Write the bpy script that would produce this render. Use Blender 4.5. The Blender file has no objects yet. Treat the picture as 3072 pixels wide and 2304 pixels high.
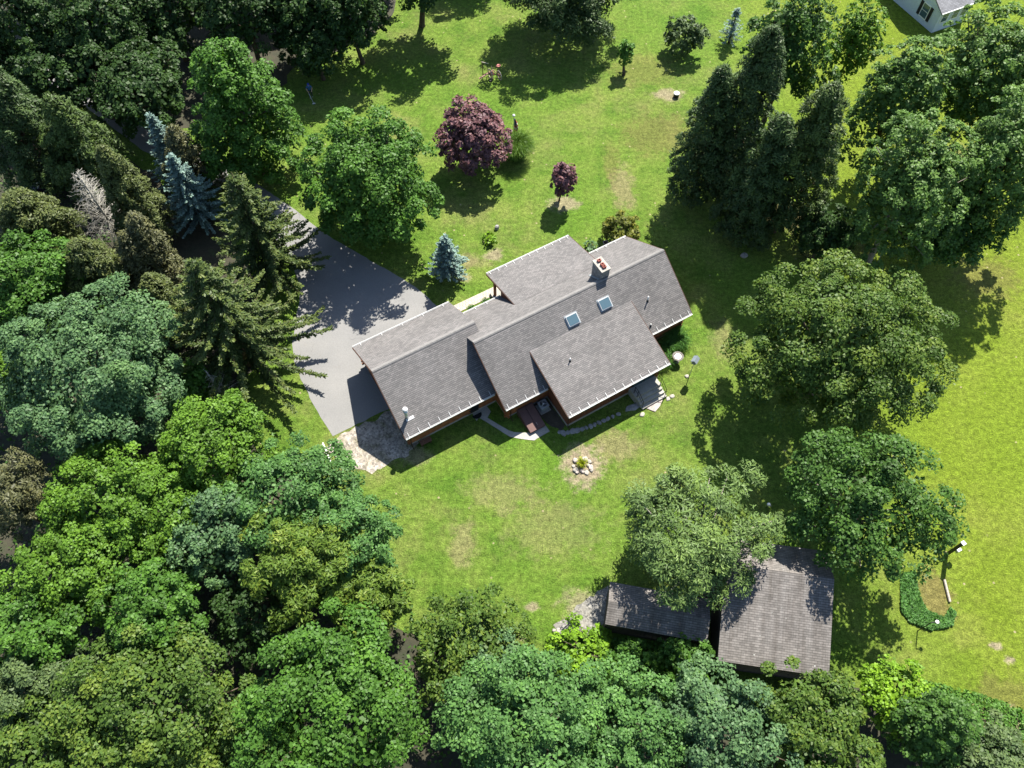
import bpy, bmesh, math, random
import numpy as np
from mathutils import Vector, Matrix

R = math.radians
scene = bpy.context.scene
COL = scene.collection

# ------------------------------------------------------------------ camera
CAM_H, PITCH, FPX = 57.0, 60.0, 2364.75          # metres, degrees below horizontal, px of a 3072 wide frame
cam = bpy.data.cameras.new('camera')
cam.sensor_fit = 'HORIZONTAL'; cam.sensor_width = 36.0; cam.lens = 36.0 * FPX / 3072.0
cam.clip_start = 0.5; cam.clip_end = 2000.0
camo = bpy.data.objects.new('camera', cam); COL.objects.link(camo)
camo.location = (0, 0, CAM_H); camo.rotation_euler = (R(90 - PITCH), 0, 0)
scene.camera = camo

# ------------------------------------------------------------------ sky and sun
SHX, SHY = -0.280, -0.698                          # shadow offset on the ground for one metre of height
SUN_EL = math.atan2(1, math.hypot(SHX, SHY)); SUN_AZ = math.atan2(-SHX, -SHY)
w = bpy.data.worlds.new('World'); scene.world = w; w.use_nodes = True
wn = w.node_tree; wn.nodes.clear()
sky = wn.nodes.new('ShaderNodeTexSky'); sky.sky_type = 'NISHITA'; sky.sun_disc = False
sky.sun_elevation = SUN_EL; sky.sun_rotation = SUN_AZ; sky.air_density = 1.0; sky.dust_density = 0.6
bg = wn.nodes.new('ShaderNodeBackground'); bg.inputs['Strength'].default_value = 0.086
wo = wn.nodes.new('ShaderNodeOutputWorld')
wn.links.new(sky.outputs[0], bg.inputs[0]); wn.links.new(bg.outputs[0], wo.inputs[0])
sl = bpy.data.lights.new('sun', 'SUN'); sl.energy = 5.0; sl.angle = R(0.55); sl.color = (1.0, 0.95, 0.86)
so = bpy.data.objects.new('sun', sl); COL.objects.link(so); so.location = (20, 60, 90)
so.rotation_euler = Vector((SHX, SHY, -1)).to_track_quat('-Z', 'Y').to_euler()
vs = scene.view_settings
vs.view_transform = 'Standard'; vs.look = 'None'; vs.gamma = 1.0; vs.use_curve_mapping = False
vs.exposure = 1.45
scene.cycles.max_bounces = 6; scene.cycles.diffuse_bounces = 3; scene.cycles.transparent_max_bounces = 6

# ------------------------------------------------------------------ survey helpers (picture point + height above ground -> place)
CT, ST = math.cos(R(PITCH)), math.sin(R(PITCH))
FWD = np.array([0, CT, -ST]); UPV = np.array([0, ST, CT])
def ray(u, v):
    x = (u - 1536) / FPX; y = -(v - 1152) / FPX
    return np.array([x, 0, 0]) + y * UPV + FWD
def px(u, v, z=0.0):                                # 3072 x 2304 photograph
    d = ray(u, v); t = (z - CAM_H) / d[2]
    return Vector((d[0] * t, d[1] * t, z))
KO = 3072 / 2212.0
def at(u, v, z=0.0): return px(u * KO, v * KO, z)   # 2212 wide overview
def crop(u, v): return (1000 + u * .5063, 660 + v * .5063)
def mpp(p):                                         # metres per overview pixel at a place
    d = float(np.dot(np.array(p) - np.array([0, 0, CAM_H]), FWD)); return d / (FPX / KO)

# ------------------------------------------------------------------ materials
MATS = {}
def newmat(name):
    m = bpy.data.materials.new(name); m.use_nodes = True; nt = m.node_tree
    b = nt.nodes['Principled BSDF']; b.inputs['Roughness'].default_value = 0.8
    return m, nt, b
def N(nt, t, **kw):
    n = nt.nodes.new(t)
    for k, v in kw.items(): setattr(n, k, v)
    return n
def noise(nt, co, scale, detail=4, rough=0.55):
    n = N(nt, 'ShaderNodeTexNoise'); n.inputs['Scale'].default_value = scale
    n.inputs['Detail'].default_value = detail; n.inputs['Roughness'].default_value = rough
    nt.links.new(co, n.inputs['Vector']); return n.outputs['Fac']
def ramp(nt, fac, stops):
    r = N(nt, 'ShaderNodeValToRGB'); e = r.color_ramp.elements
    while len(e) < len(stops): e.new(0.5)
    for i, (p, c) in enumerate(stops):
        e[i].position = p
        c = (c, c, c) if not isinstance(c, (tuple, list)) else c
        e[i].color = (*c, 1)
    nt.links.new(fac, r.inputs[0]); return r.outputs[0]
def mix(nt, fac, a, b, mode='MIX'):
    m = N(nt, 'ShaderNodeMix', data_type='RGBA', blend_type=mode)
    for i, s in ((0, fac), (6, a), (7, b)):
        if isinstance(s, (int, float)): m.inputs[i].default_value = s
        elif isinstance(s, tuple): m.inputs[i].default_value = (*s, 1)
        else: nt.links.new(s, m.inputs[i])
    return m.outputs[2]
def bump(nt, b, h, strength=0.5, dist=0.05):
    n = N(nt, 'ShaderNodeBump'); n.inputs['Strength'].default_value = strength; n.inputs['Distance'].default_value = dist
    nt.links.new(h, n.inputs['Height']); nt.links.new(n.outputs[0], b.inputs['Normal'])
def pos(nt): return N(nt, 'ShaderNodeNewGeometry').outputs['Position']
def objco(nt): return N(nt, 'ShaderNodeTexCoord').outputs['Object']

def plain(name, c, rough=0.7, metal=0.0, var=0.25, scale=6.0, spec=0.3, bmp=0.0):
    if name in MATS: return MATS[name]
    m, nt, b = newmat(name); co = objco(nt)
    n = noise(nt, co, scale, 5)
    col = ramp(nt, n, [(0.25, tuple(x * (1 - var) for x in c)), (0.75, tuple(min(1, x * (1 + var)) for x in c))])
    nt.links.new(col, b.inputs['Base Color']); b.inputs['Roughness'].default_value = rough
    b.inputs['Metallic'].default_value = metal; b.inputs['Specular IOR Level'].default_value = spec
    if bmp: bump(nt, b, noise(nt, co, scale * 4, 4), bmp, 0.03)
    MATS[name] = m; return m

def leafmat(name, c, trans=0.3, var=0.35, warm=0.12, rough=0.5):
    if name in MATS: return MATS[name]
    m, nt, b = newmat(name)
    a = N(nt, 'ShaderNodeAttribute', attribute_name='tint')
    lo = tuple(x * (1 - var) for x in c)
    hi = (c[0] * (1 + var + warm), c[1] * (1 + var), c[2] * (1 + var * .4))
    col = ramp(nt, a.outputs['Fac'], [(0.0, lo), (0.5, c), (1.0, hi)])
    nt.links.new(col, b.inputs['Base Color']); b.inputs['Roughness'].default_value = rough
    b.inputs['Specular IOR Level'].default_value = 0.18
    t = N(nt, 'ShaderNodeBsdfTranslucent')
    tc = mix(nt, 1.0, col, (1.15, 1.2, 0.55), 'MULTIPLY'); nt.links.new(tc, t.inputs['Color'])
    s = N(nt, 'ShaderNodeMixShader'); s.inputs[0].default_value = trans
    nt.links.new(b.outputs[0], s.inputs[1]); nt.links.new(t.outputs[0], s.inputs[2])
    nt.links.new(s.outputs[0], nt.nodes['Material Output'].inputs['Surface'])
    MATS[name] = m; return m

def lawn_material():
    m, nt, b = newmat('lawn'); p = pos(nt)
    big = noise(nt, p, 0.055, 4, 0.6); mid = noise(nt, p, 0.30, 5, 0.62); fine = noise(nt, p, 2.6, 7, 0.78); mic = noise(nt, p, 9, 4, 0.75)
    g = ramp(nt, mid, [(0.34, (0.062, 0.122, 0.014)), (0.5, (0.098, 0.156, 0.023)), (0.66, (0.130, 0.176, 0.034))])
    dry = ramp(nt, noise(nt, p, 0.13, 8, 0.70), [(0.50, 0.0), (0.70, 0.7)])
    g = mix(nt, dry, g, (0.165, 0.152, 0.060))
    lush = ramp(nt, big, [(0.46, 0.0), (0.62, 0.65)])
    g = mix(nt, lush, g, (0.078, 0.155, 0.015))
    sx = N(nt, 'ShaderNodeSeparateXYZ'); nt.links.new(p, sx.inputs[0])
    rgt = N(nt, 'ShaderNodeMapRange'); rgt.inputs[1].default_value = 22; rgt.inputs[2].default_value = 34
    rgt.inputs[4].default_value = 0.55; nt.links.new(sx.outputs[0], rgt.inputs[0])
    g = mix(nt, rgt.outputs[0], g, (0.150, 0.188, 0.012))
    # worn and dry places, each with its own ragged outline
    wob = noise(nt, p, 0.9, 6, 0.75)
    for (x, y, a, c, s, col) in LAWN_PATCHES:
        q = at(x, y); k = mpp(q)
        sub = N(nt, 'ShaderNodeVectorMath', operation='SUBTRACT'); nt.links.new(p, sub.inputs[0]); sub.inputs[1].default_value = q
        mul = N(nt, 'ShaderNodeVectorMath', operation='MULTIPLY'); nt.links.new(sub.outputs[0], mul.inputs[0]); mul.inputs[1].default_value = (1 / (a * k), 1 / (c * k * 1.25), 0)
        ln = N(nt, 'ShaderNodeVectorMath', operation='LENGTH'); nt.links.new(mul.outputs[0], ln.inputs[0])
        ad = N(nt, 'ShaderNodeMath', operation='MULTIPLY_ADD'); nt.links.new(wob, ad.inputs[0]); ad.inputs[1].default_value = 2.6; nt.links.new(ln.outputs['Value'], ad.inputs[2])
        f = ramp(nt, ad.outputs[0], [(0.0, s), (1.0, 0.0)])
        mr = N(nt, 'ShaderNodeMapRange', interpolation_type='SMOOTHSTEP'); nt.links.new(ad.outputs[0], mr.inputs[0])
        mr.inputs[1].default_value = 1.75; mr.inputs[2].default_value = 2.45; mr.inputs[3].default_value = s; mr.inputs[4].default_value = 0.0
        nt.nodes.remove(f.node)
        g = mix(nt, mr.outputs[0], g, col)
    fz = ramp(nt, fine, [(0.34, 0.45), (0.5, 1.0), (0.66, 1.6)])
    g = mix(nt, 0.85, g, fz, 'MULTIPLY')
    mz = ramp(nt, mic, [(0.36, 0.55), (0.64, 1.45)])
    g = mix(nt, 0.75, g, mz, 'MULTIPLY')
    bare = ramp(nt, noise(nt, p, 1.1, 7, 0.78), [(0.63, 0.0), (0.72, 0.55)])
    g = mix(nt, bare, g, (0.20, 0.165, 0.088))
    v = N(nt, 'ShaderNodeTexVoronoi'); v.inputs['Scale'].default_value = 0.9; nt.links.new(p, v.inputs['Vector'])
    spk = ramp(nt, v.outputs['Distance'], [(0.05, 1.0), (0.10, 0.0)])
    keep = ramp(nt, noise(nt, p, 0.25, 2), [(0.48, 0.0), (0.53, 0.85)])
    k = mix(nt, 1.0, spk, keep, 'MULTIPLY')
    g = mix(nt, k, g, (0.34, 0.28, 0.17))
    nt.links.new(g, b.inputs['Base Color']); b.inputs['Roughness'].default_value = 0.9; b.inputs['Specular IOR Level'].default_value = 0.1
    h = mix(nt, 0.5, fine, mic)
    bump(nt, b, h, 1.0, 0.25); MATS['lawn'] = m; return m
TAN = (0.185, 0.160, 0.080); SOIL = (0.24, 0.20, 0.13); BROWN = (0.13, 0.105, 0.04)
LAWN_PATCHES = [(1345, 405, 30, 60, .75, TAN), (1215, 440, 40, 20, .8, SOIL), (1420, 290, 90, 60, .5, BROWN), (1068, 550, 24, 16, .8, SOIL), (1445, 205, 36, 18, .8, SOIL), (1390, 150, 90, 50, .4, BROWN),
    (2120, 1553, 22, 40, .9, SOIL), (2190, 1560, 30, 28, .9, SOIL), (2150, 1395, 16, 9, .9, SOIL), (2180, 1425, 14, 8, .9, SOIL), (1150, 1310, 20, 9, .8, SOIL), (1000, 1175, 34, 50, .6, TAN), (1330, 965, 55, 34, .7, TAN),
    (1565, 735, 34, 50, .5, TAN), (1135, 1375, 16, 10, .8, SOIL), (1010, 560, 26, 18, .6, TAN), (1085, 1060, 90, 40, .45, TAN), (1200, 1140, 120, 60, .35, TAN), (1258, 1006, 52, 46, 1.0, SOIL), (1030, 570, 40, 12, .5, TAN),
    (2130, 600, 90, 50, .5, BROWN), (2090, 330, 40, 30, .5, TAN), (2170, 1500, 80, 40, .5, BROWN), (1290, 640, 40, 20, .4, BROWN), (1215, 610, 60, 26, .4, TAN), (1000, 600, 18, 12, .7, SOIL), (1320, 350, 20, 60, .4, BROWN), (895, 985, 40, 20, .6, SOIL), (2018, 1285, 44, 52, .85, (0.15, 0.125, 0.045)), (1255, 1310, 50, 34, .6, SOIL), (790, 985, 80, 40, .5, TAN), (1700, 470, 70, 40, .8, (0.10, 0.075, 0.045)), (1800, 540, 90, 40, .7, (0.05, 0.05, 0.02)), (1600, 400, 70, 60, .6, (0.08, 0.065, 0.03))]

def ground_mat(name, stops, s1=0.6, s2=6, bmp=0.5, specks=None, rough=0.9):
    m, nt, b = newmat(name); p = pos(nt)
    a = noise(nt, p, s1, 5, 0.6); f = noise(nt, p, s2, 5, 0.7)
    c = ramp(nt, a, stops)
    c = mix(nt, 0.75, c, ramp(nt, f, [(0.28, 0.62), (0.5, 1.0), (0.72, 1.35)]), 'MULTIPLY')
    if specks:
        v = N(nt, 'ShaderNodeTexVoronoi'); v.inputs['Scale'].default_value = specks; nt.links.new(p, v.inputs['Vector'])
        c = mix(nt, 0.75, c, ramp(nt, v.outputs['Color'], [(0.1, 0.4), (0.9, 1.6)]), 'MULTIPLY')
    nt.links.new(c, b.inputs['Base Color']); b.inputs['Roughness'].default_value = rough
    bump(nt, b, f, bmp, 0.05); MATS[name] = m; return m

def asphalt_material():
    m, nt, b = newmat('asphalt'); p = pos(nt)
    c = ramp(nt, noise(nt, p, 0.22, 5, 0.6), [(0.3, (0.150, 0.149, 0.146)), (0.7, (0.192, 0.188, 0.180))])
    c = mix(nt, 0.6, c, ramp(nt, noise(nt, p, 9, 5, 0.8), [(0.3, 0.72), (0.7, 1.25)]), 'MULTIPLY')
    wv = N(nt, 'ShaderNodeTexVoronoi', feature='DISTANCE_TO_EDGE'); wv.inputs['Scale'].default_value = 0.16
    off = N(nt, 'ShaderNodeVectorMath', operation='ADD')
    nz = N(nt, 'ShaderNodeTexNoise'); nz.inputs['Scale'].default_value = 0.5; nz.inputs['Detail'].default_value = 5; nt.links.new(p, nz.inputs['Vector'])
    sc = N(nt, 'ShaderNodeVectorMath', operation='SCALE'); sc.inputs['Scale'].default_value = 2.6
    nt.links.new(nz.outputs['Color'], sc.inputs[0]); nt.links.new(p, off.inputs[0]); nt.links.new(sc.outputs[0], off.inputs[1]); nt.links.new(off.outputs[0], wv.inputs['Vector'])
    crack = mix(nt, ramp(nt, noise(nt, p, 0.33, 3), [(0.50, 1.0), (0.60, 0.0)]), ramp(nt, wv.outputs['Distance'], [(0.0015, 0.6), (0.005, 1.0)]), (1, 1, 1))
    c = mix(nt, 0.8, c, crack, 'MULTIPLY')
    st = ramp(nt, noise(nt, p, 0.8, 5, 0.7), [(0.62, 0.0), (0.78, 0.5)])
    c = mix(nt, st, c, (0.17, 0.14, 0.10))
    nt.links.new(c, b.inputs['Base Color']); b.inputs['Roughness'].default_value = 0.85
    bump(nt, b, noise(nt, p, 20, 4, 0.8), 0.4, 0.02); MATS['asphalt'] = m; return m

def shingle_material(name, base, tint, row=0.145, tab=0.30, weather=0.0):
    m, nt, b = newmat(name)
    uv = N(nt, 'ShaderNodeUVMap', uv_map='UVMap').outputs[0]
    br = N(nt, 'ShaderNodeTexBrick'); br.offset = 0.5; br.squash = 1.0
    br.inputs['Scale'].default_value = 1.0; br.inputs['Brick Width'].default_value = tab; br.inputs['Row Height'].default_value = row
    br.inputs['Mortar Size'].default_value = 0.012; br.inputs['Mortar Smooth'].default_value = 0.3; br.inputs['Bias'].default_value = 0.0
    br.inputs['Color1'].default_value = (*[x * 0.74 for x in base], 1); br.inputs['Color2'].default_value = (*[x * 1.22 for x in tint], 1)
    br.inputs['Mortar'].default_value = (*[x * 0.42 for x in base], 1); nt.links.new(uv, br.inputs['Vector'])
    c = mix(nt, 0.72, base, br.outputs['Color'])
    p = objco(nt)
    sy = N(nt, 'ShaderNodeSeparateXYZ'); nt.links.new(uv, sy.inputs[0])
    dv_ = N(nt, 'ShaderNodeMath', operation='DIVIDE'); dv_.inputs[1].default_value = row; nt.links.new(sy.outputs[1], dv_.inputs[0])
    fr_ = N(nt, 'ShaderNodeMath', operation='FRACT'); nt.links.new(dv_.outputs[0], fr_.inputs[0])
    c = mix(nt, 0.9, c, ramp(nt, fr_.outputs[0], [(0.0, 0.60), (0.18, 0.70), (0.32, 1.06), (1.0, 1.0)]), 'MULTIPLY')  # shadow under each overlapping row painted as a dark band
    c = mix(nt, 0.8, c, ramp(nt, noise(nt, p, 7.0, 6, 0.8), [(0.25, 0.80), (0.5, 1.0), (0.75, 1.22)]), 'MULTIPLY')
    c = mix(nt, 0.8, c, ramp(nt, noise(nt, p, 0.5, 5, 0.6), [(0.3, 0.82), (0.7, 1.14)]), 'MULTIPLY')
    if weather:
        mp = N(nt, 'ShaderNodeMapping'); mp.inputs['Scale'].default_value = (1.4, 0.12, 1); nt.links.new(uv, mp.inputs['Vector'])
        c = mix(nt, weather, c, ramp(nt, noise(nt, mp.outputs[0], 1.5, 5, 0.65), [(0.3, (0.55, 0.50, 0.46)), (0.7, (1.25, 1.22, 1.2))]), 'MULTIPLY')
        v = N(nt, 'ShaderNodeTexVoronoi'); v.inputs['Scale'].default_value = 2.6; nt.links.new(uv, v.inputs['Vector'])
        sp = ramp(nt, v.outputs['Distance'], [(0.10, 1.0), (0.17, 0.0)])
        k = mix(nt, 1.0, sp, ramp(nt, noise(nt, uv, 0.55, 3), [(0.55, 0.0), (0.62, 0.9)]), 'MULTIPLY')
        c = mix(nt, k, c, (0.42, 0.43, 0.40))
    nt.links.new(c, b.inputs['Base Color']); b.inputs['Roughness'].default_value = 0.92; b.inputs['Specular IOR Level'].default_value = 0.2
    bump(nt, b, br.outputs['Fac'], -0.6, 0.02); MATS[name] = m; return m

def stone_mat(name, c, var=0.35): return plain(name, c, 0.9, 0, var, 5.0, 0.2, 0.6)

lawn_material()
asphalt_material()
ground_mat('gravel', [(0.3, (0.13, 0.125, 0.065)), (0.48, (0.25, 0.22, 0.18)), (0.7, (0.33, 0.30, 0.26))], 0.9, 9, 0.9, 7)
ground_mat('grey_gravel', [(0.3, (0.13, 0.12, 0.09)), (0.7, (0.21, 0.205, 0.195))], 0.7, 10, 0.8, 8)
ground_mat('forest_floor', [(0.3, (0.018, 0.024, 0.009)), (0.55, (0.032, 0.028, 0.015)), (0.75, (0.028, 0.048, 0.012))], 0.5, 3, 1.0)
ground_mat('dirt', [(0.3, (0.24, 0.19, 0.11)), (0.7, (0.42, 0.35, 0.24))], 0.9, 6, 0.8)
ground_mat('mulch', [(0.3, (0.035, 0.028, 0.018)), (0.7, (0.075, 0.06, 0.038))], 1.5, 8, 0.9)
ground_mat('dry_grass', [(0.3, (0.14, 0.15, 0.035)), (0.5, (0.25, 0.20, 0.07)), (0.75, (0.22, 0.24, 0.06))], 1.2, 5, 1.0)
ground_mat('concrete', [(0.3, (0.25, 0.24, 0.21)), (0.7, (0.34, 0.325, 0.29))], 1.2, 14, 0.2)
shingle_material('house_shingle', (0.142, 0.137, 0.134), (0.152, 0.141, 0.137))
shingle_material('shed_shingle', (0.165, 0.158, 0.150), (0.18, 0.17, 0.162), 0.16, 0.33, 0.8)
shingle_material('neighbour_shingle', (0.20, 0.20, 0.21), (0.21, 0.21, 0.22))
plain('cap_shingle', (0.165, 0.158, 0.152), 0.9, 0, 0.2, 5)
plain('log', (0.24, 0.085, 0.030), 0.6, 0, 0.35, 3.0, 0.3)
plain('board', (0.15, 0.055, 0.030), 0.7, 0, 0.3, 3.0)
plain('trim_brown', (0.06, 0.03, 0.02), 0.7)
plain('white_metal', (0.55, 0.55, 0.54), 0.45, 0, 0.06, 3)
plain('white_plastic', (0.68, 0.68, 0.66), 0.4, 0, 0.04, 3)
plain('galvanised', (0.50, 0.52, 0.53), 0.38, 0.7, 0.12, 8)
plain('lead', (0.30, 0.32, 0.33), 0.5, 0.4)
plain('pvc', (0.62, 0.62, 0.60), 0.5)
plain('dark_metal', (0.022, 0.022, 0.024), 0.45, 0.3)
plain('rust', (0.16, 0.085, 0.055), 0.8, 0.1, 0.45, 9)
plain('rust_pink', (0.34, 0.20, 0.15), 0.8, 0.0, 0.3, 9)
plain('seat_red', (0.46, 0.16, 0.13), 0.6, 0, 0.25, 9)
plain('weathered_wood', (0.34, 0.30, 0.25), 0.85, 0, 0.3, 7)
plain('bark', (0.085, 0.066, 0.048), 0.95, 0, 0.45, 4, 0.1, 0.7)
plain('bark_pale', (0.22, 0.20, 0.165), 0.95, 0, 0.35, 5, 0.1, 0.7)
plain('dead_wood', (0.36, 0.345, 0.30), 0.95, 0, 0.3, 6, 0.1, 0.5)
plain('bulkhead', (0.105, 0.056, 0.048), 0.55, 0, 0.18, 2.0)
plain('ac_grey', (0.30, 0.32, 0.34), 0.5, 0.1, 0.1)
plain('slate_blue', (0.15, 0.18, 0.20), 0.6, 0, 0.15)
plain('flue_clay', (0.20, 0.06, 0.045), 0.8)
plain('flue_dark', (0.012, 0.008, 0.008), 0.9)
plain('foundation', (0.33, 0.31, 0.28), 0.9)
plain('siding', (0.50, 0.56, 0.60), 0.6, 0, 0.05, 2)
plain('shutter', (0.012, 0.012, 0.016), 0.6)
stone_mat('chimney_stone', (0.23, 0.215, 0.20), 0.4)
stone_mat('fieldstone', (0.25, 0.245, 0.235)); stone_mat('pale_stone', (0.30, 0.28, 0.245)); stone_mat('bath_stone', (0.15, 0.14, 0.125)); stone_mat('pink_stone', (0.34, 0.29, 0.26))
stone_mat('paver', (0.38, 0.33, 0.27), 0.22); stone_mat('paver_light', (0.45, 0.40, 0.33), 0.2)
m_, nt_, b_ = newmat('glass'); b_.inputs['Base Color'].default_value = (0.05, 0.09, 0.11, 1); b_.inputs['Roughness'].default_value = 0.06
b_.inputs['Specular IOR Level'].default_value = 0.9; MATS['glass'] = m_
m_, nt_, b_ = newmat('skylight_glass'); b_.inputs['Base Color'].default_value = (0.07, 0.12, 0.145, 1); b_.inputs['Roughness'].default_value = 0.10
b_.inputs['Specular IOR Level'].default_value = 1.0; MATS['skylight_glass'] = m_
plain('car_paint', (0.012, 0.014, 0.03), 0.18, 0.2, 0.05, 1, 0.6); plain('rubber', (0.012, 0.012, 0.012), 0.9)
plain('skin', (0.50, 0.33, 0.24), 0.6, 0, 0.08); plain('shirt_blue', (0.04, 0.12, 0.33), 0.85, 0, 0.15); plain('cap_blue', (0.03, 0.07, 0.42), 0.8)
plain('trousers', (0.015, 0.018, 0.03), 0.9); plain('shoe', (0.30, 0.29, 0.27), 0.8); plain('hair', (0.05, 0.035, 0.025), 0.8)
plain('flag_blue', (0.03, 0.04, 0.14), 0.9); plain('flag_white', (0.72, 0.70, 0.68), 0.9); plain('flag_red', (0.42, 0.035, 0.05), 0.9)
plain('dish_water', (0.34, 0.36, 0.36), 0.15, 0, 0.05, 3, 0.6)

# ------------------------------------------------------------------ object helpers
def tag(o, label=None, cat=None, group=None, kind=None):
    if label: o['label'] = label
    if cat: o['category'] = cat
    if group: o['group'] = group
    if kind: o['kind'] = kind
    return o
def thing(name, label, cat, loc, group=None):
    o = bpy.data.objects.new(name, None); COL.objects.link(o); o.location = loc; o.empty_display_size = 0.3
    return tag(o, label, cat, group)
def origin(parent):
    v = Vector((0, 0, 0))
    while parent is not None: v = v + parent.location; parent = parent.parent
    return v

class MB:
    """collects shapes in world coordinates; build() links them as one mesh object"""
    def __init__(s): s.v = []; s.f = []; s.uv = None
    def add(s, vs, fs):
        k = len(s.v); s.v += [tuple(p) for p in vs]; s.f += [tuple(i + k for i in f) for f in fs]; return s
    def hexa(s, b4, t4):                            # bottom ring, top ring (counter-clockwise seen from above)
        return s.add(list(b4) + list(t4), [(3, 2, 1, 0), (4, 5, 6, 7), (0, 1, 5, 4), (1, 2, 6, 5), (2, 3, 7, 6), (3, 0, 4, 7)])
    def box(s, c, size, rz=0.0, tilt=None):
        x, y, z = [q / 2 for q in size]; M = Matrix.Rotation(rz, 3, 'Z')
        if tilt: M = M @ Matrix.Rotation(tilt, 3, 'X')
        c = Vector(c); q = lambda a, b_, d: c + M @ Vector((a, b_, d))
        return s.hexa([q(-x, -y, -z), q(x, -y, -z), q(x, y, -z), q(-x, y, -z)], [q(-x, -y, z), q(x, -y, z), q(x, y, z), q(-x, y, z)])
    def prism(s, poly, z0, z1):
        n = len(poly); a = sum(poly[i][0] * poly[(i + 1) % n][1] - poly[(i + 1) % n][0] * poly[i][1] for i in range(n))
        if a < 0: poly = poly[::-1]
        vs_ = [(p[0], p[1], z0) for p in poly] + [(p[0], p[1], z1) for p in poly]
        fs = [tuple(range(n - 1, -1, -1)), tuple(range(n, 2 * n))] + [(i, (i + 1) % n, n + (i + 1) % n, n + i) for i in range(n)]
        return s.add(vs_, fs)
    def tube(s, pts, rad, n=8, cap=True):
        pts = [Vector(p) for p in pts]
        if not isinstance(rad, (list, tuple)): rad = [rad] * len(pts)
        rings = []
        for i, p in enumerate(pts):
            d = (pts[min(i + 1, len(pts) - 1)] - pts[max(i - 1, 0)]).normalized()
            ref = Vector((0, 0, 1)) if abs(d.z) < 0.9 else Vector((1, 0, 0))
            a = d.cross(ref).normalized(); b_ = d.cross(a).normalized()
            rings += [p + (a * math.cos(2 * math.pi * k / n) + b_ * math.sin(2 * math.pi * k / n)) * rad[i] for k in range(n)]
        fs = []
        for i in range(len(pts) - 1):
            for k in range(n): fs.append((i * n + k, i * n + (k + 1) % n, (i + 1) * n + (k + 1) % n, (i + 1) * n + k))
        if cap: fs += [tuple(range(n - 1, -1, -1)), tuple(range((len(pts) - 1) * n, len(pts) * n))]
        return s.add(rings, [f[::-1] for f in fs])
    def lathe(s, c, prof, n=20):
        c = Vector(c); vs_ = []; fs = []
        for r, z in prof: vs_ += [c + Vector((r * math.cos(2 * math.pi * k / n), r * math.sin(2 * math.pi * k / n), z)) for k in range(n)]
        for i in range(len(prof) - 1):
            for k in range(n): fs.append((i * n + k, i * n + (k + 1) % n, (i + 1) * n + (k + 1) % n, (i + 1) * n + k))
        fs += [tuple(range(n - 1, -1, -1)), tuple(range((len(prof) - 1) * n, len(prof) * n))]
        return s.add(vs_, fs)
    def mesh(s, name, off=Vector((0, 0, 0))):
        me = bpy.data.meshes.new(name)
        me.from_pydata([(x - off[0], y - off[1], z - off[2]) for x, y, z in s.v], [], s.f); me.validate(); me.update(); return me
    def build(s, name, mat, parent=None, smooth=False, bevel=0.0, loc=None):
        off = origin(parent) if parent else Vector(loc or (0, 0, 0))
        me = s.mesh(name, off)
        if mat: me.materials.append(MATS[mat] if isinstance(mat, str) else mat)
        if smooth: me.polygons.foreach_set('use_smooth', [True] * len(me.polygons))
        o = bpy.data.objects.new(name, me); COL.objects.link(o)
        if parent: o.parent = parent
        elif loc: o.location = loc
        if bevel:
            md = o.modifiers.new('bevel', 'BEVEL'); md.width = bevel; md.segments = 2; md.limit_method = 'ANGLE'
        return o

def inst(src, parent, name=None, loc=None, mat=None):
    o = src.copy(); COL.objects.link(o); o.parent = parent
    if name: o.name = name
    if loc is not None: o.location = loc
    return o
def copy_tree(o, parent=None):
    c = o.copy(); COL.objects.link(c); c.parent = parent
    for ch in list(o.children): copy_tree(ch, c)
    return c

def blob_stone(rng, c, sx, sy, sz, rz=0.0, n=9):
    """an uneven flat-bottomed stone: two rings and a top"""
    m = MB(); prof = [(1.0, 0.0), (1.04, 0.45), (0.86, 0.85), (0.45, 1.0)]
    rr = [rng.uniform(0.82, 1.15) for _ in range(n)]; vs_ = []
    for q, (r, z) in enumerate(prof):
        for k in range(n):
            a = 2 * math.pi * k / n; x = math.cos(a) * rr[k] * r * sx / 2; y = math.sin(a) * rr[k] * r * sy / 2
            vs_.append((c[0] + x * math.cos(rz) - y * math.sin(rz), c[1] + x * math.sin(rz) + y * math.cos(rz), c[2] + z * sz * (1 + rng.uniform(-.08, .08) * (q > 0))))
    fs = [(i * n + k, i * n + (k + 1) % n, (i + 1) * n + (k + 1) % n, (i + 1) * n + k) for i in range(3) for k in range(n)]
    fs += [tuple(range(n - 1, -1, -1)), tuple(range(3 * n, 4 * n))]
    return m.add(vs_, fs)

def sheet(name, poly, z, mat, jag=0.0, seg=0.5, seed=1, kind='structure'):
    """a flat piece of ground with an uneven edge"""
    rng = random.Random(seed); pts = []
    n = len(poly)
    for i in range(n):
        a = Vector(poly[i][:2]); b_ = Vector(poly[(i + 1) % n][:2]); L = (b_ - a).length; k = max(1, int(L / seg))
        for j in range(k):
            p = a.lerp(b_, j / k)
            pts.append((p.x + rng.uniform(-jag, jag), p.y + rng.uniform(-jag, jag)))
    bm = bmesh.new(); vs_ = [bm.verts.new((x, y, z)) for x, y in pts]; f = bm.faces.new(vs_)
    if f.normal.z < 0: f.normal_flip()
    bm.normal_update()
    if f.normal.z < 0: f.normal_flip()
    bmesh.ops.triangulate(bm, faces=bm.faces[:])
    me = bpy.data.meshes.new(name); bm.to_mesh(me); bm.free(); me.materials.append(MATS[mat])
    o = bpy.data.objects.new(name, me); COL.objects.link(o)
    if kind: o['kind'] = kind
    return o

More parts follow.
